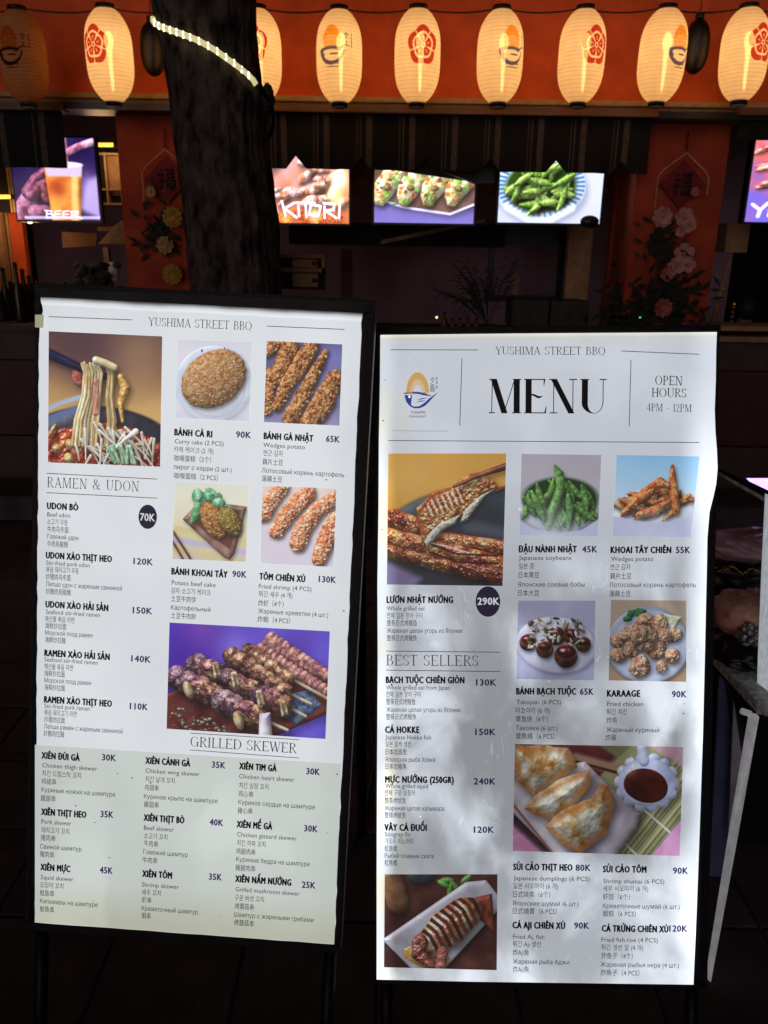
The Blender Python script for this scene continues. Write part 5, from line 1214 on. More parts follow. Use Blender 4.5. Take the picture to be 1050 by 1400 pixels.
PAP = {(k, lit): paper('lantern_paper', {'crest': CREST, 'logo': LOGO}[k], lit) for k in ('crest', 'logo') for lit in (True, False)}
RING = mat('black_hoop', (.012, .010, .008), .5, .3, 20, 0); BULB = emit('bulb_glow', (1, .62, .26), 9)
DISC = mat('pale_disc', (.5, .4, .28), .6, .1, 20, 0)
zT = W(571, 15, LY).z; zB = W(571, 143, LY).z; LH = zT - zB; LR = .5 * (W(602, 80, LY).x - W(540, 80, LY).x)
def lantern_meshes():
    nseg, nr = 40, 27 * 4; V = []; F = []; UV = []
    for i in range(nr + 1):
        t = i / nr; y = (t - .5) * 2; prof = (1 - abs(y) ** 3.4 * .62) ** 1.0
        if abs(y) > .9: prof *= 1 - ((abs(y) - .9) / .1) ** 2 * .10
        r = LR * prof * (1 + .011 * abs(math.sin(t * 27 * math.pi)))
        for j in range(nseg + 1):
            a = math.tau * j / nseg
            V.append((r * math.sin(a), r * math.cos(a), LH * t)); UV.append((j / nseg, t))
    for i in range(nr):
        for j in range(nseg): a = i * (nseg + 1) + j; F.append((a, a + 1, a + nseg + 2, a + nseg + 1))
    return V, F, UV
def lantern(px, kind, lit, rot, label, dz=0, tilt=0):
    x = W(px, 80, LY).x; top = W(px, 12 + dz, LY).z
    root = thing('paper_lantern', label, 'lantern', (x, LY, top - LH), group='paper lanterns strung along the wall')
    V, F, UV = lantern_meshes(); m = MB(); m.sm = True; m.v = [v for v in V]; m.f = F
    # seam at the back: u=.5 faces the viewer (local -y)
    sh_ = m.build('paper_shade', PAP[(kind, lit)], root, local=True, uvs=[(1 - u, v) for u, v in UV])
    m = MB(); r = LR * .40
    m.lathe([(r * .9, LH - .004), (r, LH - .004), (r, LH + .016), (r * .8, LH + .018)], seg=24).build('top_hoop', RING, root, local=True)
    m = MB(); r = LR * .36; m.lathe([(r * .8, -.016), (r, -.018), (r * 1.02, .006), (r * .9, .008)], seg=24).build('bottom_hoop', RING, root, local=True)
    m = MB(); m.lathe([(r * .2, -.0225), (r * .86, -.022), (r * .86, -.017), (r * .2, -.017)], seg=24).build('bottom_disc', DISC, root, local=True)
    if lit:
        MB().lathe([(.004, LH * .12), (.008, LH * .2), (.010, LH * .45), (.014, LH * .56), (.024, LH * .64), (.021, LH * .7), (.011, LH * .75)], c=(.012, -.012, 0), seg=12).build('bulb', BULB, root, local=True)  # thin lower stem of the bulb shaped to show as the hot streak
        ld = bpy.data.lights.new('lantern_light', 'POINT'); ld.energy = .085 * random.Random(px).uniform(.75, 1.3); ld.color = (1, .55, .22); ld.shadow_soft_size = .02
        lo = bpy.data.objects.new('lantern_light', ld); C.objects.link(lo); lo.parent = root; lo.location = (0, 0, LH * .55)
    root.rotation_euler = (R(random.Random(px + 1).uniform(-2, 2)), R(tilt + random.Random(px).uniform(-1.2, 1.2)), R(rot)); return root
lantern(33, 'logo', False, -8, 'unlit dim lantern with fish drawing at the far left of the row', 2, -1.5)
lantern(151, 'crest', True, -22, 'lit lantern with red crest on the left of the tree trunk')
lantern(256, 'logo', True, 5, 'lit lantern hanging behind the tree trunk')
lantern(354, 'crest', True, -8, 'lit lantern with red crest half hidden by the right side of the tree trunk')
lantern(464, 'logo', True, -14, 'lit fish emblem lantern, nearest to the right of the tree trunk', 1)
lantern(571, 'crest', True, 12, 'lit red crest lantern above the dumpling screen', 1)
lantern(684, 'logo', True, 27, 'lit fish emblem lantern between the two middle red crest lanterns', 1)
lantern(795, 'crest', True, 24, 'lit red crest lantern above the soybean screen', 1)
lantern(904, 'logo', True, 33, 'lit fish emblem lantern just left of the black oval on the wall', 0)
lantern(1018, 'crest', True, 24, 'lit red crest lantern at the right end, cut by the edge', -2)
# cable
pts = []
xs_ = [-90, 33, 151, 256, 354, 464, 571, 684, 795, 904, 1018, 1130]
for a, b in zip(xs_, xs_[1:]):
    for i in range(8):
        t = i / 8; p = W(a + (b - a) * t, 12.5, LY); p.z -= .018 * (1 - (2 * t - 1) ** 2) - .004; p.y += .004; pts.append(p)
tag(MB().tube(pts, .004, 6).build('lantern_cable', BLACK), 'thin black cable from which the row of lanterns hangs', 'cable')
# the two black ovals
def oval(px, py, lab):
    c = W(px, py, 4.62); root = thing('oval_lantern', lab, 'unlit lantern', tuple(c), group='black unlit oval lanterns')
    m = MB(); prof = []
    for i in range(41):
        y = i / 40 * 2 - 1; prof.append((.062 * math.sqrt(max(0.03, 1 - abs(y) ** 2.6)) * (1 + .03 * math.sin(i * math.pi)) + .002 * (i % 2), y * .125))
    m.lathe(prof, c=c, seg=24).build('shade', BLACK, root); MB().lathe([(.02, 0), (.022, 0), (.022, .02), (.02, .02)], c=(c.x, c.y, c.z + .125), seg=14).build('cap', RING, root)
    MB().tube([(c.x, c.y, c.z + .13), (c.x, c.y + .0, c.z + .3)], .003, 6).build('cord', BLACK, root)
oval(209, 67, 'black oval lantern on the wall to the left of the tree trunk'); oval(952, 64, 'black oval lantern on the wall between the two lanterns furthest right')

# ---------------------------------------------------------------- tree
TRY = 3.2
rowsL = [(-60, 200), (0, 207), (60, 221), (130, 232), (200, 239), (250, 248), (300, 253), (350, 255), (400, 260), (600, 262), (900, 255), (1000, 240)]
rowsR = [(-60, 349), (0, 350), (60, 353), (110, 356), (128, 366), (145, 366), (175, 364), (210, 367), (260, 373), (300, 378), (350, 381), (400, 386), (600, 392), (900, 410), (1000, 430)]
def interp(tab, y):
    for (a, b), (c, d) in zip(tab, tab[1:]):
        if a <= y <= c: return b + (d - b) * (y - a) / (c - a)
    return tab[-1][1] if y > tab[-1][0] else tab[0][1]
tree = thing('street_tree', 'dark rough-barked street tree behind the left menu board', 'tree', (W(320, 700, TRY).x, TRY, 0))
def pn(x, y, z):
    from mathutils import noise
    return noise.noise(Vector((x, y, z)))
rows = []
zs = [i * .022 for i in range(0, 190)]
def py_of(z):   # picture row of height z on the trunk plane near column 300
    v = CR.transposed() @ (Vector((W(300, 300, TRY).x, TRY, z)) - CAM); return 700 - FPX * v.y / -v.z
def ring_at(z):
    py = py_of(z); a = W(interp(rowsL, py), py, TRY); b = W(interp(rowsR, py), py, TRY)
    return (a.x + b.x) / 2, (b.x - a.x) / 2, py
SEG = 110; m = MB(); m.sm = True
for z in zs:
    zz = min(z, 2.9); cx, r, py = ring_at(max(zz, .25)); r = r + max(0, .25 - z) ** 1.5 * .5
    if z > 2.9: r *= 1
    for j in range(SEG):
        a = math.tau * j / SEG; ca, sa = math.cos(a), math.sin(a)
        rid = abs(pn(ca * 7.5, sa * 7.5, z * 2.3)) * .016 + abs(pn(ca * 18, sa * 18, z * 6)) * .012 + pn(ca * 2, sa * 2, z * 1.5) * .010 - .008
        hole = -.03 * math.exp(-((a - 5.25) / .12) ** 2 - ((z - 1.17) / .05) ** 2)
        m.v.append((cx + ca * (r + rid + hole) * (.985), TRY + sa * (r + rid + hole), z))
for i in range(len(zs) - 1):
    for j in range(SEG):
        a0 = i * SEG + j; a1 = i * SEG + (j + 1) % SEG; m.f.append((a0, a1, a1 + SEG, a0 + SEG))
m.f.append(tuple((len(zs) - 1) * SEG + j for j in range(SEG)))
m.build('trunk', BARK, tree)
# knot on the right side
kc = W(366, 134, TRY - .03); mk = MB(); mk.ell(kc, (.024, .04, .045), 20, 14, .12, random.Random(4)); mk.build('knot', BARK, tree)
# limbs and crown above the frame
ztop = zs[-1]; cx0 = ring_at(2.9)[0]
for k, (dx, dy, dz, r0) in enumerate(((-.9, -.2, 1.3, .14), (.8, .3, 1.5, .15), (.1, .9, 1.6, .12))):
    MB().tube([(cx0, TRY, ztop - .1), (cx0 + dx * .35, TRY + dy * .35, ztop + dz * .4), (cx0 + dx, TRY + dy, ztop + dz)], [r0, r0 * .8, r0 * .4], 14).build('limb', BARK, tree)
m = MB(); rn = random.Random(11)
for k in range(1400):
    a = rn.uniform(0, math.tau); rr = 1.7 * math.sqrt(rn.random()); c = Vector((cx0 + rr * math.cos(a), TRY + rr * math.sin(a), ztop + 1.5 + rn.uniform(-.6, .9)))
    d = Vector((rn.uniform(-1, 1), rn.uniform(-1, 1), rn.uniform(-.4, .4))).normalized() * .12; e = d.cross(Vector((0, 0, 1))) * .4; n = len(m.v)
    m.v += [tuple(c - d), tuple(c + e), tuple(c + d), tuple(c - e)]; m.f.append((n, n + 1, n + 2, n + 3))
m.build('crown', LEAF, tree)['kind'] = 'stuff'
# LED rope round the trunk
rope = [(209, 24), (209, 28), (212, 32), (219, 36), (230, 40), (243, 44.5), (257, 49.5), (270, 55), (283, 62), (295, 69), (306, 77), (317, 85), (328, 93), (338, 101), (346, 109), (350, 116)]
def on_trunk(px, py, lift):
    r = ray(px, py); c = ring_at(W(px, py, TRY - .18).z)
    # ray against the vertical cylinder of that ring
    rr = c[1] + lift; ox = -c[0]; oy = -TRY
    A = r.x ** 2 + r.y ** 2; B = 2 * (ox * r.x + oy * r.y); Cc = ox * ox + oy * oy - rr * rr; D = B * B - 4 * A * Cc
    t = (-B - math.sqrt(max(D, 0))) / (2 * A); return CAM + r * t
rp = [on_trunk(x, y, .012) for x, y in rope]
ropeobj = thing('led_rope', 'glowing LED rope light slanting round the tree trunk', 'rope light', tuple(rp[5]))
ROPE = emit('rope_glow', (.66, .58, .28), .95); LED = emit('led_glow', (1, .95, .62), 3.2)
MB().tube(rp, .0095, 8).build('rope', ROPE, ropeobj)
# the part of the rope that runs on round the back
a_, b_ = rp[-1], rp[0]; c = ring_at(a_.z); back = []
for i in range(13):
    t = i / 12; a0 = math.atan2(a_.y - TRY, a_.x - c[0]); th = a0 + t * math.radians(175); back.append((c[0] + (c[1] + .025) * math.cos(th), TRY + (c[1] + .025) * math.sin(th), a_.z - .35 * t))
MB().tube(back, .0085, 8).build('rope', FRAME, ropeobj)
L_tot = [0]
for p, q in zip(rp, rp[1:]): L_tot.append(L_tot[-1] + (q - p).length)
leds = [(211, 31), (217, 35.2), (224, 38), (232.5, 41), (241.5, 44), (250.5, 47.5), (260, 51), (272, 56), (284.5, 62.5), (297, 70), (309, 78), (320, 86), (330.5, 95), (340, 103)]
for (x, y) in leds:
    p = on_trunk(x, y, .0175); MB().lathe([(.002, -.011), (.0034, -.008), (.0034, .008), (.002, .011)], c=p, seg=8).build('led', LED, ropeobj)

# ---------------------------------------------------------------- pillar decorations
REDP = mat('dark_red_board', (.16, .008, .014), .8, .3, 30, .1); PEARL = mat('beaded_trim', (.62, .42, .30), .4, .3, 60, .3)
PINK = mat('pink_petal', (.50, .24, .22), .7, .25, 30, .1); YEL = mat('yellow_petal', (.42, .24, .03), .7, .3, 40, .1); PINKD = mat('deep_pink_petal', (.42, .1, .1), .7, .3, 40, .1); CREAMP = mat('cream_petal', (.42, .27, .12), .7, .3, 40, .1)
def flower(name, c, r, mt, n=6, parent=None, lab=None, layers=1, rot=0, heart=None):
    m = MB(); rn = random.Random(int(c.x * 1e4) & 0xffff)
    for l in range(layers):
        for k in range(n):
            a = rot + math.tau * (k + .5 * l) / n; rr = r * (1 - .28 * l); d = Vector((math.cos(a), -.25 - .22 * l, math.sin(a))); s = Vector((-math.sin(a), 0, math.cos(a)))
            b = c + Vector((0, -.006 * l, 0)); w = rr * 2.0 / n + .004
            P = [b, b + d * rr * .45 - s * w * .8, b + d * rr * .85 - s * w * .9, b + d * rr * 1.02, b + d * rr * .85 + s * w * .9, b + d * rr * .45 + s * w * .8]
            m.prism([tuple(p + Vector((0, rn.uniform(-.003, .003), 0))) for p in P], (0, .0025, 0))
    o = m.build(name, mt, parent)
    hc = MB().ell(c + Vector((0, -.012, 0)), (r * .2, r * .15, r * .2), 10, 6).build('flower_heart', heart or YEL, parent)
    return o
def leaf_clump(name, c, r, n, parent, seed=1):
    m = MB(); rn = random.Random(seed)
    for k in range(n):
        p = c + Vector((rn.gauss(0, r * .45), rn.uniform(-.03, .02), rn.gauss(0, r * .5))); d = Vector((rn.uniform(-1, 1), rn.uniform(-.5, .1), rn.uniform(-1, 1))).normalized() * rn.uniform(.03, .05); e = d.cross(Vector((0, 1, 0))).normalized() * .011 if abs(d.y) < .99 else Vector((.01, 0, 0)); n0 = len(m.v)
        m.v += [tuple(p - d), tuple(p + e), tuple(p + d), tuple(p - e)]; m.f.append((n0, n0 + 1, n0 + 2, n0 + 3))
    o = m.build(name, LEAF, parent); o['kind'] = 'stuff'; return o
def plaque(px, py, Y, k, lab, flowers, blooms, mark=True):
    c = W(px, py, Y); root = thing('festive_wall_hanging', lab, 'wall hanging', tuple(c), group='wall hangings on the two pillars')
    h = .128 * k
    m = MB(); m.prism([tuple(c + Vector((dx, 0, dz))) for dx, dz in ((-h, 0), (0, h), (h, 0), (0, -h))], (0, .012, 0)); m.build('diamond_board', REDP, root)
    rim = [(-h * 1.1, -h * .95), (-h * 1.1, h * .25), (-h * .9, h * .55), (0, h * 1.25), (h * .9, h * .55), (h * 1.1, h * .25), (h * 1.1, -h * .5)]
    beads = MB()
    for (ax, az), (bx, bz) in zip(rim, rim[1:]):
        nn = int(math.hypot(bx - ax, bz - az) / .011)
        for i in range(nn):
            t = i / nn; beads.ell(c + Vector((ax + (bx - ax) * t, -.004, az + (bz - az) * t)), (.0052, .005, .0052), 6, 4)
    beads.build('beaded_rim', PEARL, root)
    MB().tube([c + Vector((0, 0, h * 1.25)), c + Vector((.002, .01, h * 2.1))], .004, 6).build('hanging_loop', REDP, root)
    if mark:   # brushed good-luck character on the board
        m = MB()
        for P in ([(-.3, .42), (-.24, .34)], [(-.42, .2), (-.14, .2), (-.36, -.1)], [(-.27, .05), (-.27, -.42)], [(-.2, -.02), (-.12, -.1)], [(.0, .4), (.36, .4)], [(.04, .26), (.34, .26), (.34, .08), (.04, .08), (.04, .26)], [(.0, -.05), (.4, -.05), (.4, -.42), (.0, -.42), (.0, -.05)], [(.2, -.05), (.2, -.42)], [(.0, -.24), (.4, -.24)]):
            m.tube([tuple(c + Vector(((x * .95) * h, -.004, z * h))) for x, z in P], .0065 * k, 5)
        m.build('character', INK, root)
    for (fx, fy, fr, mt, nn, ly) in blooms:
        if True: flower('flower', W(fx, fy, Y - .03), fr, mt, nn, root, layers=ly, rot=fx)
    return root
PB = FY + .02
rb = plaque(933, 252, PB, 1.0, 'red diamond plaque with pink blossoms on the right pillar', None, [(905, 297, .058, PINK, 8, 2), (935, 297, .055, PINK, 6, 1), (941, 307, .045, PINK, 6, 1), (930, 317, .03, PINK, 5, 1), (934, 347, .06, PINK, 5, 1), (923, 364, .05, PINK, 5, 1), (940, 362, .045, PINK, 5, 1), (906, 421, .055, PINKD, 9, 2), (912, 375, .04, PINKD, 5, 1), (950, 262, .026, PINKD, 6, 1)])
leaf_clump('leaves', W(905, 335, PB - .01), .12, 60, rb, 2); leaf_clump('leaves', W(920, 405, PB - .01), .2, 150, rb, 3); leaf_clump('leaves', W(880, 425, PB - .01), .16, 120, rb, 5)
ra = plaque(228, 245, PB, .95, 'red diamond plaque with yellow blossoms half hidden by the tree trunk', None, [(236, 297, .058, YEL, 12, 3), (226, 335, .05, CREAMP, 9, 3), (236, 375, .058, YEL, 12, 3), (206, 262, .03, CREAMP, 6, 1)])
leaf_clump('leaves', W(215, 315, PB - .01), .14, 60, ra, 4)
for i, (px, n_, lab) in enumerate(((855, 70, 'dark bushy potted plant beside the right pillar'),)):
    r_ = thing('potted_plant', lab, 'plant', (W(px, 440, FY + .1).x, FY + .1, zc)); leaf_clump('foliage', W(px, 425, FY + .1), .2, 160, r_, 8); p = W(px, 440, FY + .1); MB().lathe([(.06, 0), (.09, .1), (.095, .1), (.08, .11)], c=(p.x, p.y, zc), seg=16).build('pot', DARKWOOD, r_)

# ---------------------------------------------------------------- small things inside
YLED = emit('yellow_tube', (1, .62, .08), 1.6); WARM = emit('warm_bulb', (1, .72, .35), 3.2)
def bar(px0, px1, py, Y, lab):
    a, b = W(px0, py, Y), W(px1, py, Y); root = thing('tube_light', lab, 'light', tuple(a), group='yellow tube lights'); MB().tube([a, b], .012, 10).build('tube', YLED, root)
    ld = bpy.data.lights.new('tube_glow', 'POINT'); ld.energy = 1.3; ld.color = (1, .6, .3); ld.shadow_soft_size = .08; lo = bpy.data.objects.new('tube_glow', ld); C.objects.link(lo); lo.parent = root; lo.location = ((b.x - a.x) / 2, -.04, -.08)
    for q in (a, b): MB().box(q.x - .01, q.x + .01, q.y - .015, q.y + .015, q.z - .015, q.z + .015).build('end_cap', BLACK, root)
    MB().box(a.x, b.x, a.y + .014, a.y + .03, a.z - .012, a.z + .02).build('housing', BLACK, root)
bar(129, 158, 198, 5.6, 'short yellow tube light to the right of the beer screen'); bar(-20, 18, 269, 5.4, 'yellow tube light at the far left edge')
o = thing('light_bulb', 'tiny warm bulb hanging under the beer screen', 'light bulb', tuple(W(41, 303, 5.2))); MB().ell(W(41, 303, 5.2), (.017, .014, .012)).build('bulb', WARM, o); ld = bpy.data.lights.new('bulb_light', 'POINT'); ld.energy = 1.2; ld.color = (1, .6, .35); ld.shadow_soft_size = .05; lo = bpy.data.objects.new('bulb_light', ld); C.objects.link(lo); lo.parent = o; lo.location = (0, 0, -.05); p = W(41, 299, 5.2); MB().tube([p, p + Vector((0, 0, .06))], .004, 6).build('cord', BLACK, o)
def cab(px0, px1, py0, py1, Y, lab, mt=CREAM):
    root = thing('shelf_cabinet', lab, 'shelf', tuple(W((px0 + px1) / 2, py1, Y)))
    x0, x1 = W(px0, (py0 + py1) / 2, Y).x, W(px1, (py0 + py1) / 2, Y).x; z1, z0 = W((px0 + px1) / 2, py0, Y).z, W((px0 + px1) / 2, py1, Y).z
    return root, x0, x1, z0, z1, Y
root, x0, x1, z0, z1, Y = cab(128, 166, 208, 280, 5.7, 'gold-framed glass cabinet to the right of the beer screen')
MB().box(x0, x1, Y + .05, Y + .2, z0, z1).build('back', INDARK, root)
for xa in (x0, x0 + (x1 - x0) * .42, x1 - .012): MB().box(xa, xa + .012, Y, Y + .05, z0, z1).build('upright', LEDGE, root)
MB().box(x0 + (x1 - x0) * .5, x1 - .02, Y + .03, Y + .045, z0 + .06, z1 - .02).build('pane', CREAM, root)
for f in (0, .28, .95): MB().box(x0, x1, Y - .004, Y + .06, z0 + (z1 - z0) * f, z0 + (z1 - z0) * f + .012).build('shelf', LEDGE, root)
root, x0, x1, z0, z1, Y = cab(-14, 17, 212, 290, 5.5, 'gold-framed cabinet cut by the left edge beside the beer screen')
MB().box(x0, x1, Y + .05, Y + .2, z0, z1).build('back', INDARK, root)
for xa in (x0, x1 - .03, x1 - .012): MB().box(xa, xa + .012, Y, Y + .05, z0, z1).build('upright', LEDGE, root)
root, x0, x1, z0, z1, Y = cab(383, 444, 348, 396, 5.5, 'small wooden notice rack beside the tree trunk')
MB().box(x0, x1, Y + .03, Y + .05, z0, z1).build('back', INDARK, root)
for f0, f1 in ((.9, 1.0), (.5, .62)): MB().box(x0, x1, Y, Y + .03, z0 + (z1 - z0) * f0, z0 + (z1 - z0) * f1).build('rail', CREAM, root)
MB().box(x1 - .02, x1, Y, Y + .03, z0 + (z1 - z0) * .5, z0 + (z1 - z0) * .9).build('rail', CREAM, root)
for f0, f1 in ((.64, .86), (.08, .46)):
    MB().box(x0 + .08, x1 - .05, Y + .02, Y + .028, z0 + (z1 - z0) * f0, z0 + (z1 - z0) * f1).build('card', LEDGE, root)
    MB().ell(((x1 - .07), Y + .016, z0 + (z1 - z0) * (f0 + f1) / 2), (.02, .004, .016), 10, 6).build('flower_print', REDP, root)
# paper sheet, straw hat, white canister on the left
tag(MB().prism([W(84, 317, 5.4), W(133, 319, 5.4), (W(131, 336, 5.4)), W(86, 339, 5.4)], (0, .02, 0)).build('cloth', mat('brown_cloth', (.2, .085, .03), .8, .3, 20, .3)), 'brown cloth hanging under the beer screen', 'cloth')
tag(MB().prism([W(133, 310, 5.35), W(165, 310, 5.35), W(165, 316, 5.35), W(133, 316, 5.35)], (0, .04, 0)).build('shelf_board', CREAM), 'pale shelf board right of the brown cloth', 'shelf')
p = W(170, 322, 5.2); tag(MB().lathe([(.16, -.05), (.15, -.045), (.06, .05), (.01, .085)], c=p, seg=28).build('straw_hat', mat('straw', (.34, .2, .09), .8, .3, 50, .4)), 'conical straw hat by the left pillar', 'hat')
p = W(155, 372, 5.3); tag(MB().lathe([(.03, -.05), (.034, -.048), (.034, .03), (.02, .045), (.02, .06), (.01, .062)], c=p, seg=16).build('canister', mat('white_canister', (.55, .56, .55), .5, .15, 20, .1)), 'small white canister beside the cream post on the left', 'canister')
# bottles on the counters
GLS = mat('dark_bottle', (.02, .018, .012), .25, .3, 20, 0); GLS2 = mat('brown_bottle', (.12, .05, .015), .3, .3, 20, 0)
def bottle(px, py, Y, h, r, mt, lab, grp, cap=None):
    p = W(px, py, Y); root = thing('bottle', lab, 'bottle', (p.x, p.y, p.z), group=grp)
    MB().lathe([(r * .9, 0), (r, .01), (r, h * .55), (r * .4, h * .72), (r * .38, h * .94), (r * .3, h * .95)], c=p, seg=14).build('body', mt, root)
    MB().lathe([(r * .42, 0), (r * .45, .012), (r * .3, h * .06)], c=(p.x, p.y, p.z + h * .94), seg=10).build('cap', cap or BLACK, root)
ORD = ['first', 'second', 'third', 'fourth', 'fifth', 'sixth', 'seventh']
G1 = 'dark bottles crowded on the counter at the left edge'
for k, (px, h) in enumerate(((4, .3), (14, .34), (22, .27), (31, .36), (40, .33), (48, .3), (56, .24))):
    bottle(px, 452, 4.95 + .05 * (k % 3), h * 1.1, .03, GLS, ORD[k] + ' dark sauce bottle from the left edge in the crowded counter row', G1)
bottle(607, 449, 4.95, .09, .021, GLS2, 'amber squeeze bottle above the left end of the right menu board', 'small bottles above the right board'); 
for k, px in enumerate((618, 628, 640, 651)): bottle(px, 449, 5.0, .055, .02, GLS2, ORD[k] + ' low brown jar from the left in the row beside the palm', 'low brown jars in a row')
bottle(497, 449, 5.0, .13, .026, GLS, 'dark bottle between the two menu boards', 'lone dark bottle')
for k, px in enumerate((51, 70, 90)): bottle(px, 402, 5.2, .07, .02, GLS, ORD[k] + ' small dark jar from the left above the left menu board', 'small dark jars on the back shelf')
tag(MB().ell(W(597, 434, 4.9), (.006, .005, .006), 8, 6).build('indicator_lamp', WARM), 'tiny warm glint beside the amber squeeze bottle', 'light')
tag(MB().ell(W(875, 434, 4.75), (.006, .005, .005), 8, 6).build('indicator_lamp', emit('green_glow', (.1, .8, .35), 1.0)), 'tiny green light above the top of the right menu board', 'light')
# palm-like plant in the middle, round-leaved plant on the left
r_ = thing('palm_plant', 'dark spiky palm in front of the mauve wall', 'plant', tuple(W(660, 445, 5.3))); m = MB(); rn = random.Random(6)
base = W(668, 446, 5.3)
for k in range(16):
    a = R(rn.uniform(62, 172)); L = rn.uniform(.28, .46); tip = base + Vector((math.cos(a) * L, rn.uniform(-.1, .1), math.sin(a) * L)); mid = (base + tip) / 2 + Vector((0, 0, .05))
    n = len(m.v); m.v += [tuple(base), tuple(mid + Vector((.006, 0, .008))), tuple(tip), tuple(mid - Vector((.006, 0, .008)))]; m.f.append((n, n + 1, n + 2, n + 3))
    for q in range(14):
        t = .3 + q * .05; c = base.lerp(mid, t * 2) if t < .5 else mid.lerp(tip, t * 2 - 1); d = Vector((math.cos(a + rn.choice((-1, 1)) * .7), 0, math.sin(a + rn.choice((-1, 1)) * .7) - .3)).normalized() * .07; n = len(m.v)
        m.v += [tuple(c), tuple(c + d + Vector((.003, 0, .0))), tuple(c + d * .5 + Vector((0, 0, .007)))]; m.f.append((n, n + 1, n + 2))
m.build('fronds', LEAF, r_); MB().lathe([(.05, -.1), (.08, 0), (.07, .01)], c=base, seg=14).build('pot', BLACK, r_)
r_ = thing('round_leaved_plant', 'black silhouetted round-leaved plant under the beer screen', 'plant', tuple(W(130, 402, 5.25))); m = MB(); rn = random.Random(9)
for k in range(60):
    c = W(rn.gauss(134, 12), rn.uniform(362, 400), 5.25 + rn.uniform(-.05, .05)); m.ell(c, (.028, .008, .022), 8, 4)
for px, py in ((112, 372), (108, 386), (98, 394)): m.ell(W(px, py, 5.2), (.035, .012, .028), 10, 5)
m.build('leaves', LEAF, r_)['kind'] = 'stuff'
# kitchen boxes on the right, poles, person
GREYB = mat('grey_box', (.035, .026, .026), .7, .3, 14, .1)
for px0, px1, py0, lab in ((700, 750, 410, 'dark grey crate on the counter, left of the two under the window'), (753, 805, 412, 'dark grey crate on the counter, right of the two under the window')):
    o = slab('crate', GREYB, px0, px1, py0, 448, 5.0, .3, parent=None, ref=430, bevel=.006); tag(o, lab, 'crate')
tag(slab('menu_card', mat('cream_card', (.3, .22, .14), .7, .3, 30, .1), 700, 709, 374, 402, 5.9, .01, parent=None, ref=388), 'small cream card standing in the window frame', 'card')
tag(slab('ledge_box', CREAM, 992, 1023, 305, 345, 5.4, .25, parent=None, ref=330), 'cream box shelf below the pink screen', 'box')
BAM = mat('bamboo', (.36, .2, .08), .6, .3, 30, .2)
r_ = thing('tied_pole', 'slanting bamboo pole tied with straps in the right opening', 'pole', tuple(W(868, 440, 5.4)))
MB().tube([W(974, 445, 5.4), W(985, 400, 5.4), W(997, 356, 5.4)], [.016, .011, .008], 10).build('shaft', BAM, r_)
for px, py in ((988, 395), (984, 408)): MB().lathe([(.026, -.012), (.034, 0), (.026, .012)], c=W(px, py, 5.4), seg=12).build('strap', CREAM, r_)
r_ = thing('twisted_stick', 'black and white twisted stick with a gold knob at the counter end', 'ornament', tuple(W(1000, 444, 5.2)))
for k in range(9): MB().tube([W(999 + k * .5, 444 - k * 3.2, 5.2), W(999.5 + k * .5, 441.4 - k * 3.2, 5.2)], .009, 8).build('band', [BLACK, CREAM][k % 2], r_)
MB().ell(W(1004, 416, 5.2), (.016, .014, .018), 12, 8).build('knob', mat('brass', (.8, .45, .12), .3, .1, 20, 0, metal=1), r_)
tag(slab('counter_shelf', CREAM, 985, 1130, 447, 453, 4.7, .3, parent=None, ref=450), 'cream counter edge at the right behind the right menu board', 'shelf')

# seated person seen from behind
def person(c, s):
    root = thing('person', 'person with short dark hair in a pale shirt bending behind the counter at right', 'person', tuple(c))
    J = {'pelvis': (0, 0, 0, .15), 'waist': (0, -.02, .16, .14), 'chest': (0, -.05, .34, .16), 'neck0': (0, -.07, .47, .075), 'neck': (0, -.09, .53, .05), 'head0': (0, -.11, .60, .075), 'head1': (0, -.12, .70, .085), 'crown': (0, -.11, .77, .05),
         'sl': (-.17, -.05, .42, .06), 'el': (-.25, -.12, .18, .045), 'wl': (-.14, -.32, .10, .032), 'hl': (-.11, -.39, .10, .03), 'sr': (.17, -.05, .42, .06), 'er': (.25, -.12, .18, .045), 'wr': (.14, -.32, .10, .032), 'hr': (.11, -.39, .10, .03),
         'kl': (-.14, -.42, .02, .07), 'al': (-.14, -.42, -.42, .045), 'tl': (-.14, -.56, -.46, .035), 'kr': (.14, -.42, .02, .07), 'ar': (.14, -.42, -.42, .045), 'tr': (.14, -.56, -.46, .035)}
    Eg = [('pelvis', 'waist'), ('waist', 'chest'), ('chest', 'neck0'), ('neck0', 'neck'), ('neck', 'head0'), ('head0', 'head1'), ('head1', 'crown'), ('chest', 'sl'), ('sl', 'el'), ('el', 'wl'), ('wl', 'hl'), ('chest', 'sr'), ('sr', 'er'), ('er', 'wr'), ('wr', 'hr'), ('pelvis', 'kl'), ('kl', 'al'), ('al', 'tl'), ('pelvis', 'kr'), ('kr', 'ar'), ('ar', 'tr')]
    ks = list(J); me = bpy.data.meshes.new('body'); me.from_pydata([(J[k][0] * s, -J[k][1] * s, J[k][2] * s) for k in ks], [(ks.index(a), ks.index(b)) for a, b in Eg], [])
    o = link_mesh('body', me, mat('pale_shirt', (.22, .15, .12), .85, .2, 20, .2), root)
    sk = o.modifiers.new('skin', 'SKIN')
    for i, k in enumerate(ks): me.skin_vertices[0].data[i].radius = (J[k][3] * s, J[k][3] * s)
    me.skin_vertices[0].data[0].use_root = True
    o.modifiers.new('sub', 'SUBSURF').render_levels = 2
    m = MB(); m.ell(Vector((0, .10 * s, .70 * s)), (.098 * s, .105 * s, .115 * s), 20, 12, .05, random.Random(3)); m.build('hair', mat('black_hair', (.012, .009, .008), .6, .3, 40, .4), root, local=True)
    return root
pc = W(1027, 424, 6.4); person((pc.x, 6.4, pc.z - .62), .9)

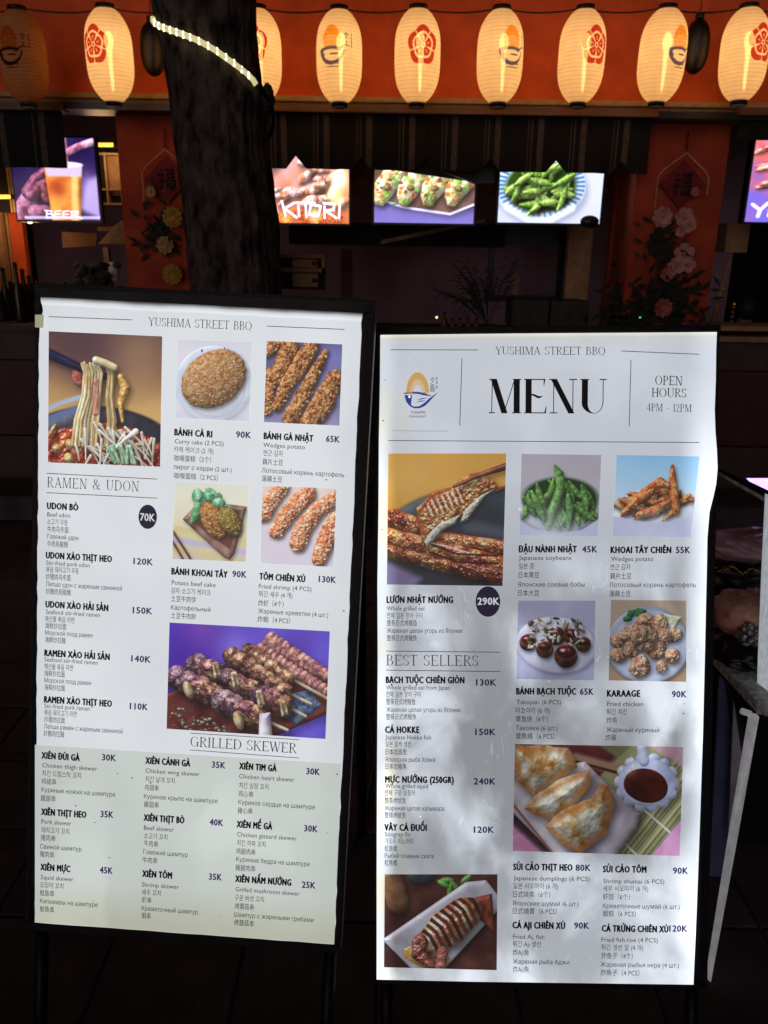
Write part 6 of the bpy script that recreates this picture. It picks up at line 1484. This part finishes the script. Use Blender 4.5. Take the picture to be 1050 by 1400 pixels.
# ---------------------------------------------------------------- stone-topped stall on the right
STONE = mat('mottled_granite', (.70, .68, .64), .6, .6, 60, .3); LEATHER = mat('dark_wrinkled_leather', (.62, .30, .20), .33, .6, 9, 1.0, bscale=16)
PURP = mat('mauve_leather', (.45, .26, .30), .35, .5, 9, 1.0, bscale=18); FOIL = mat('crumpled_foil', (.35, .33, .31), .3, .5, 18, 1.0, metal=.6, bscale=30)
ST = thing('stone_stall', 'stall with grey mottled stone top standing behind the right menu board', 'stall', tuple(W(1038, 962, 1.75)))
Cn = W(1037, 962, 1.72); zs_ = Cn.z
A = Zp(966, 885, zs_); B = Zp(1120, 985, zs_); Dp = Zp(1080, 850, zs_)
m = MB(); m.prism([tuple(Cn), tuple(A), tuple(A + (B - Cn)), tuple(B)], (0, 0, -.028)); m.build('stone_top', STONE, ST, bevel=.002)
def Yl(py, y0=1.75): return y0 - (py - 978) / 365 * .42
# blue-grey side panel and pale leg under it
BLUEP = mat('blue_side_panel', (.12, .15, .32), .6, .3, 10, .1); PALE = emit('pale_leg_fill_glow', (.95, .96, 1.0), .15, .4, 14)  # emission added to leg and bolt in place of an unseen stall light
m = MB(); q = [W(x_, y_, Yl(y_, 1.88)) for x_, y_ in ((1004, 948), (1025, 960), (1000, 1165), (996, 1150))]; m.prism([tuple(p) for p in q], (0, .006, 0)); m.build('side_panel', mat('pale_side', (.5, .52, .6), .6, .3, 9, .1), ST)
m = MB(); q = [W(x_, y_, Yl(y_, 1.92)) for x_, y_ in ((984, 925), (1008, 945), (990, 1245), (968, 1240))]; m.prism([tuple(p) for p in q], (0, .01, 0)); m.build('side_panel', BLUEP, ST)
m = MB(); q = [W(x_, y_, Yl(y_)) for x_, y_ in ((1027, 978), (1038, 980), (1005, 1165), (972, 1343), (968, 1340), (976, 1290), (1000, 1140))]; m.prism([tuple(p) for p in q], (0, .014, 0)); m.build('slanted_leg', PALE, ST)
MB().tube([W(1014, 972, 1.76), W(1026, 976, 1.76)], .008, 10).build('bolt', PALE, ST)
m = MB(); m.box(Cn.x + .03, Cn.x + .6, 1.8, 2.3, 0, zs_ - .03); m.build('base', BLACK, ST)
# glass panel, top rail, purple screen
GLASSP = emit('frosted_glass_fill_glow', (.85, .93, 1.0), .33, .6, 26)  # glow added to the glass panel to light the stall
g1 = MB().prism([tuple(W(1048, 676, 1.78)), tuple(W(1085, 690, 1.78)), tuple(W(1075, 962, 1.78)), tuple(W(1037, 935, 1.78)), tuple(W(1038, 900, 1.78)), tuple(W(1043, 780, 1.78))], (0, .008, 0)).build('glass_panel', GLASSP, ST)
m = MB(); m.prism([W(984, 640, 2.0), W(1110, 700, 1.7), W(1110, 716, 1.7), W(984, 646, 2.0)], (0, .03, 0)); m.build('top_rail', BLACK, ST)
m = MB(); m.prism([W(984, 646, 1.99), W(1110, 716, 1.69), W(1110, 724, 1.69), W(984, 650, 1.99)], (0, .03, 0)); m.build('rail_trim', STONE, ST)
m = MB(); m.prism([W(1022, 655, 2.3), W(1100, 655, 2.3), W(1100, 700, 2.3), W(1040, 672, 2.3)], (0, .01, 0)); tag(m.build('purple_tablet', emit('purple_glow', (.42, .27, .95), 3.0, .4, 9)), 'purple glowing tablet lying on the black rail of the stall', 'tablet')
# bundles on the stone top
def lump(name, lab, cat, c, r, mt, seed, noise=.08, wr=0, yaw=0):
    m = MB(); m.sm = True; seg, rings = 60, 34; n0 = 0
    for i in range(rings + 1):
        ph = math.pi * (i + .02) / (rings + .04)
        for j in range(seg):
            th = math.tau * j / seg; x, y, z = math.sin(ph) * math.cos(th), math.sin(ph) * math.sin(th), math.cos(ph)
            k = 1 + noise * pn(x * 2.2 + seed, y * 2.2, z * 2.2) + noise * .6 * abs(pn(x * 7 + seed, y * 7, z * 7)) - wr * abs(math.sin(th * 9 + 3 * pn(x * 3, y * 3, z * 3 + seed))) * max(0, z) ** .5
            v = Vector((x * r[0] * k, y * r[1] * k, z * r[2] * k)); v.rotate(Euler((0, 0, yaw))); m.v.append(tuple(c + v))
    for i in range(rings):
        for j in range(seg): a0 = i * seg + j; a1 = i * seg + (j + 1) % seg; m.f.append((a0, a0 + seg, a1 + seg, a1))
    return tag(m.build(name, mt), lab, cat)
lump('padded_roll', 'brown padded roll with a mauve sheen at the top of the stall', 'roll', W(1030, 745, 2.05), (.135, .07, .042), PURP, 1, .2, 0, -.2)
lump('leather_cushion', 'round dark wrinkled leather cushion on the stall under the gold chain', 'cushion', W(1027, 838, 1.95), (.105, .10, .058), LEATHER, 4, .12, .10, 0)
lump('dark_bundle', 'black shapeless bundle behind the wrinkled cushion', 'bundle', W(1040, 790, 2.15), (.15, .06, .07), BLACK, 6, .25)
lump('foil_scrap', 'crumpled silver foil scrap at the near end of the cushion', 'foil', W(1028, 868, 1.84), (.028, .03, .024), FOIL, 9, .5)
lump('black_bag', 'black crumpled bag lying on the stone top under the cushion', 'bag', W(1015, 885, 1.93), (.10, .09, .035), BLACK, 12, .35)
m = MB(); rn = random.Random(8)
for k in range(26): p = W(979 + k * 2.8, 777 + 4 * math.sin(k * .6) + rn.uniform(-1.5, 1.5) + k * .25, 1.9); m.lathe([(.001, -.0015), (.0028, 0), (.001, .0015)], c=p, seg=6)
tag(m.build('gold_chain', mat('gold_beads', (.9, .5, .12), .3, .3, 60, 0, metal=.8)), 'thin gold beaded chain lying across the dark bundle', 'chain')
# cable on the ground between the boards
pts = [Zp(x, y, .008) for x, y in ((478, 915), (486, 940), (494, 965), (505, 985), (512, 1040), (498, 1110), (470, 1180))]
tag(MB().tube(pts, .006, 8).build('power_cable', mat('grey_cable', (.05, .045, .045), .5, .2, 20, 0)), 'dark power cable curving on the pavement between the two boards', 'cable')
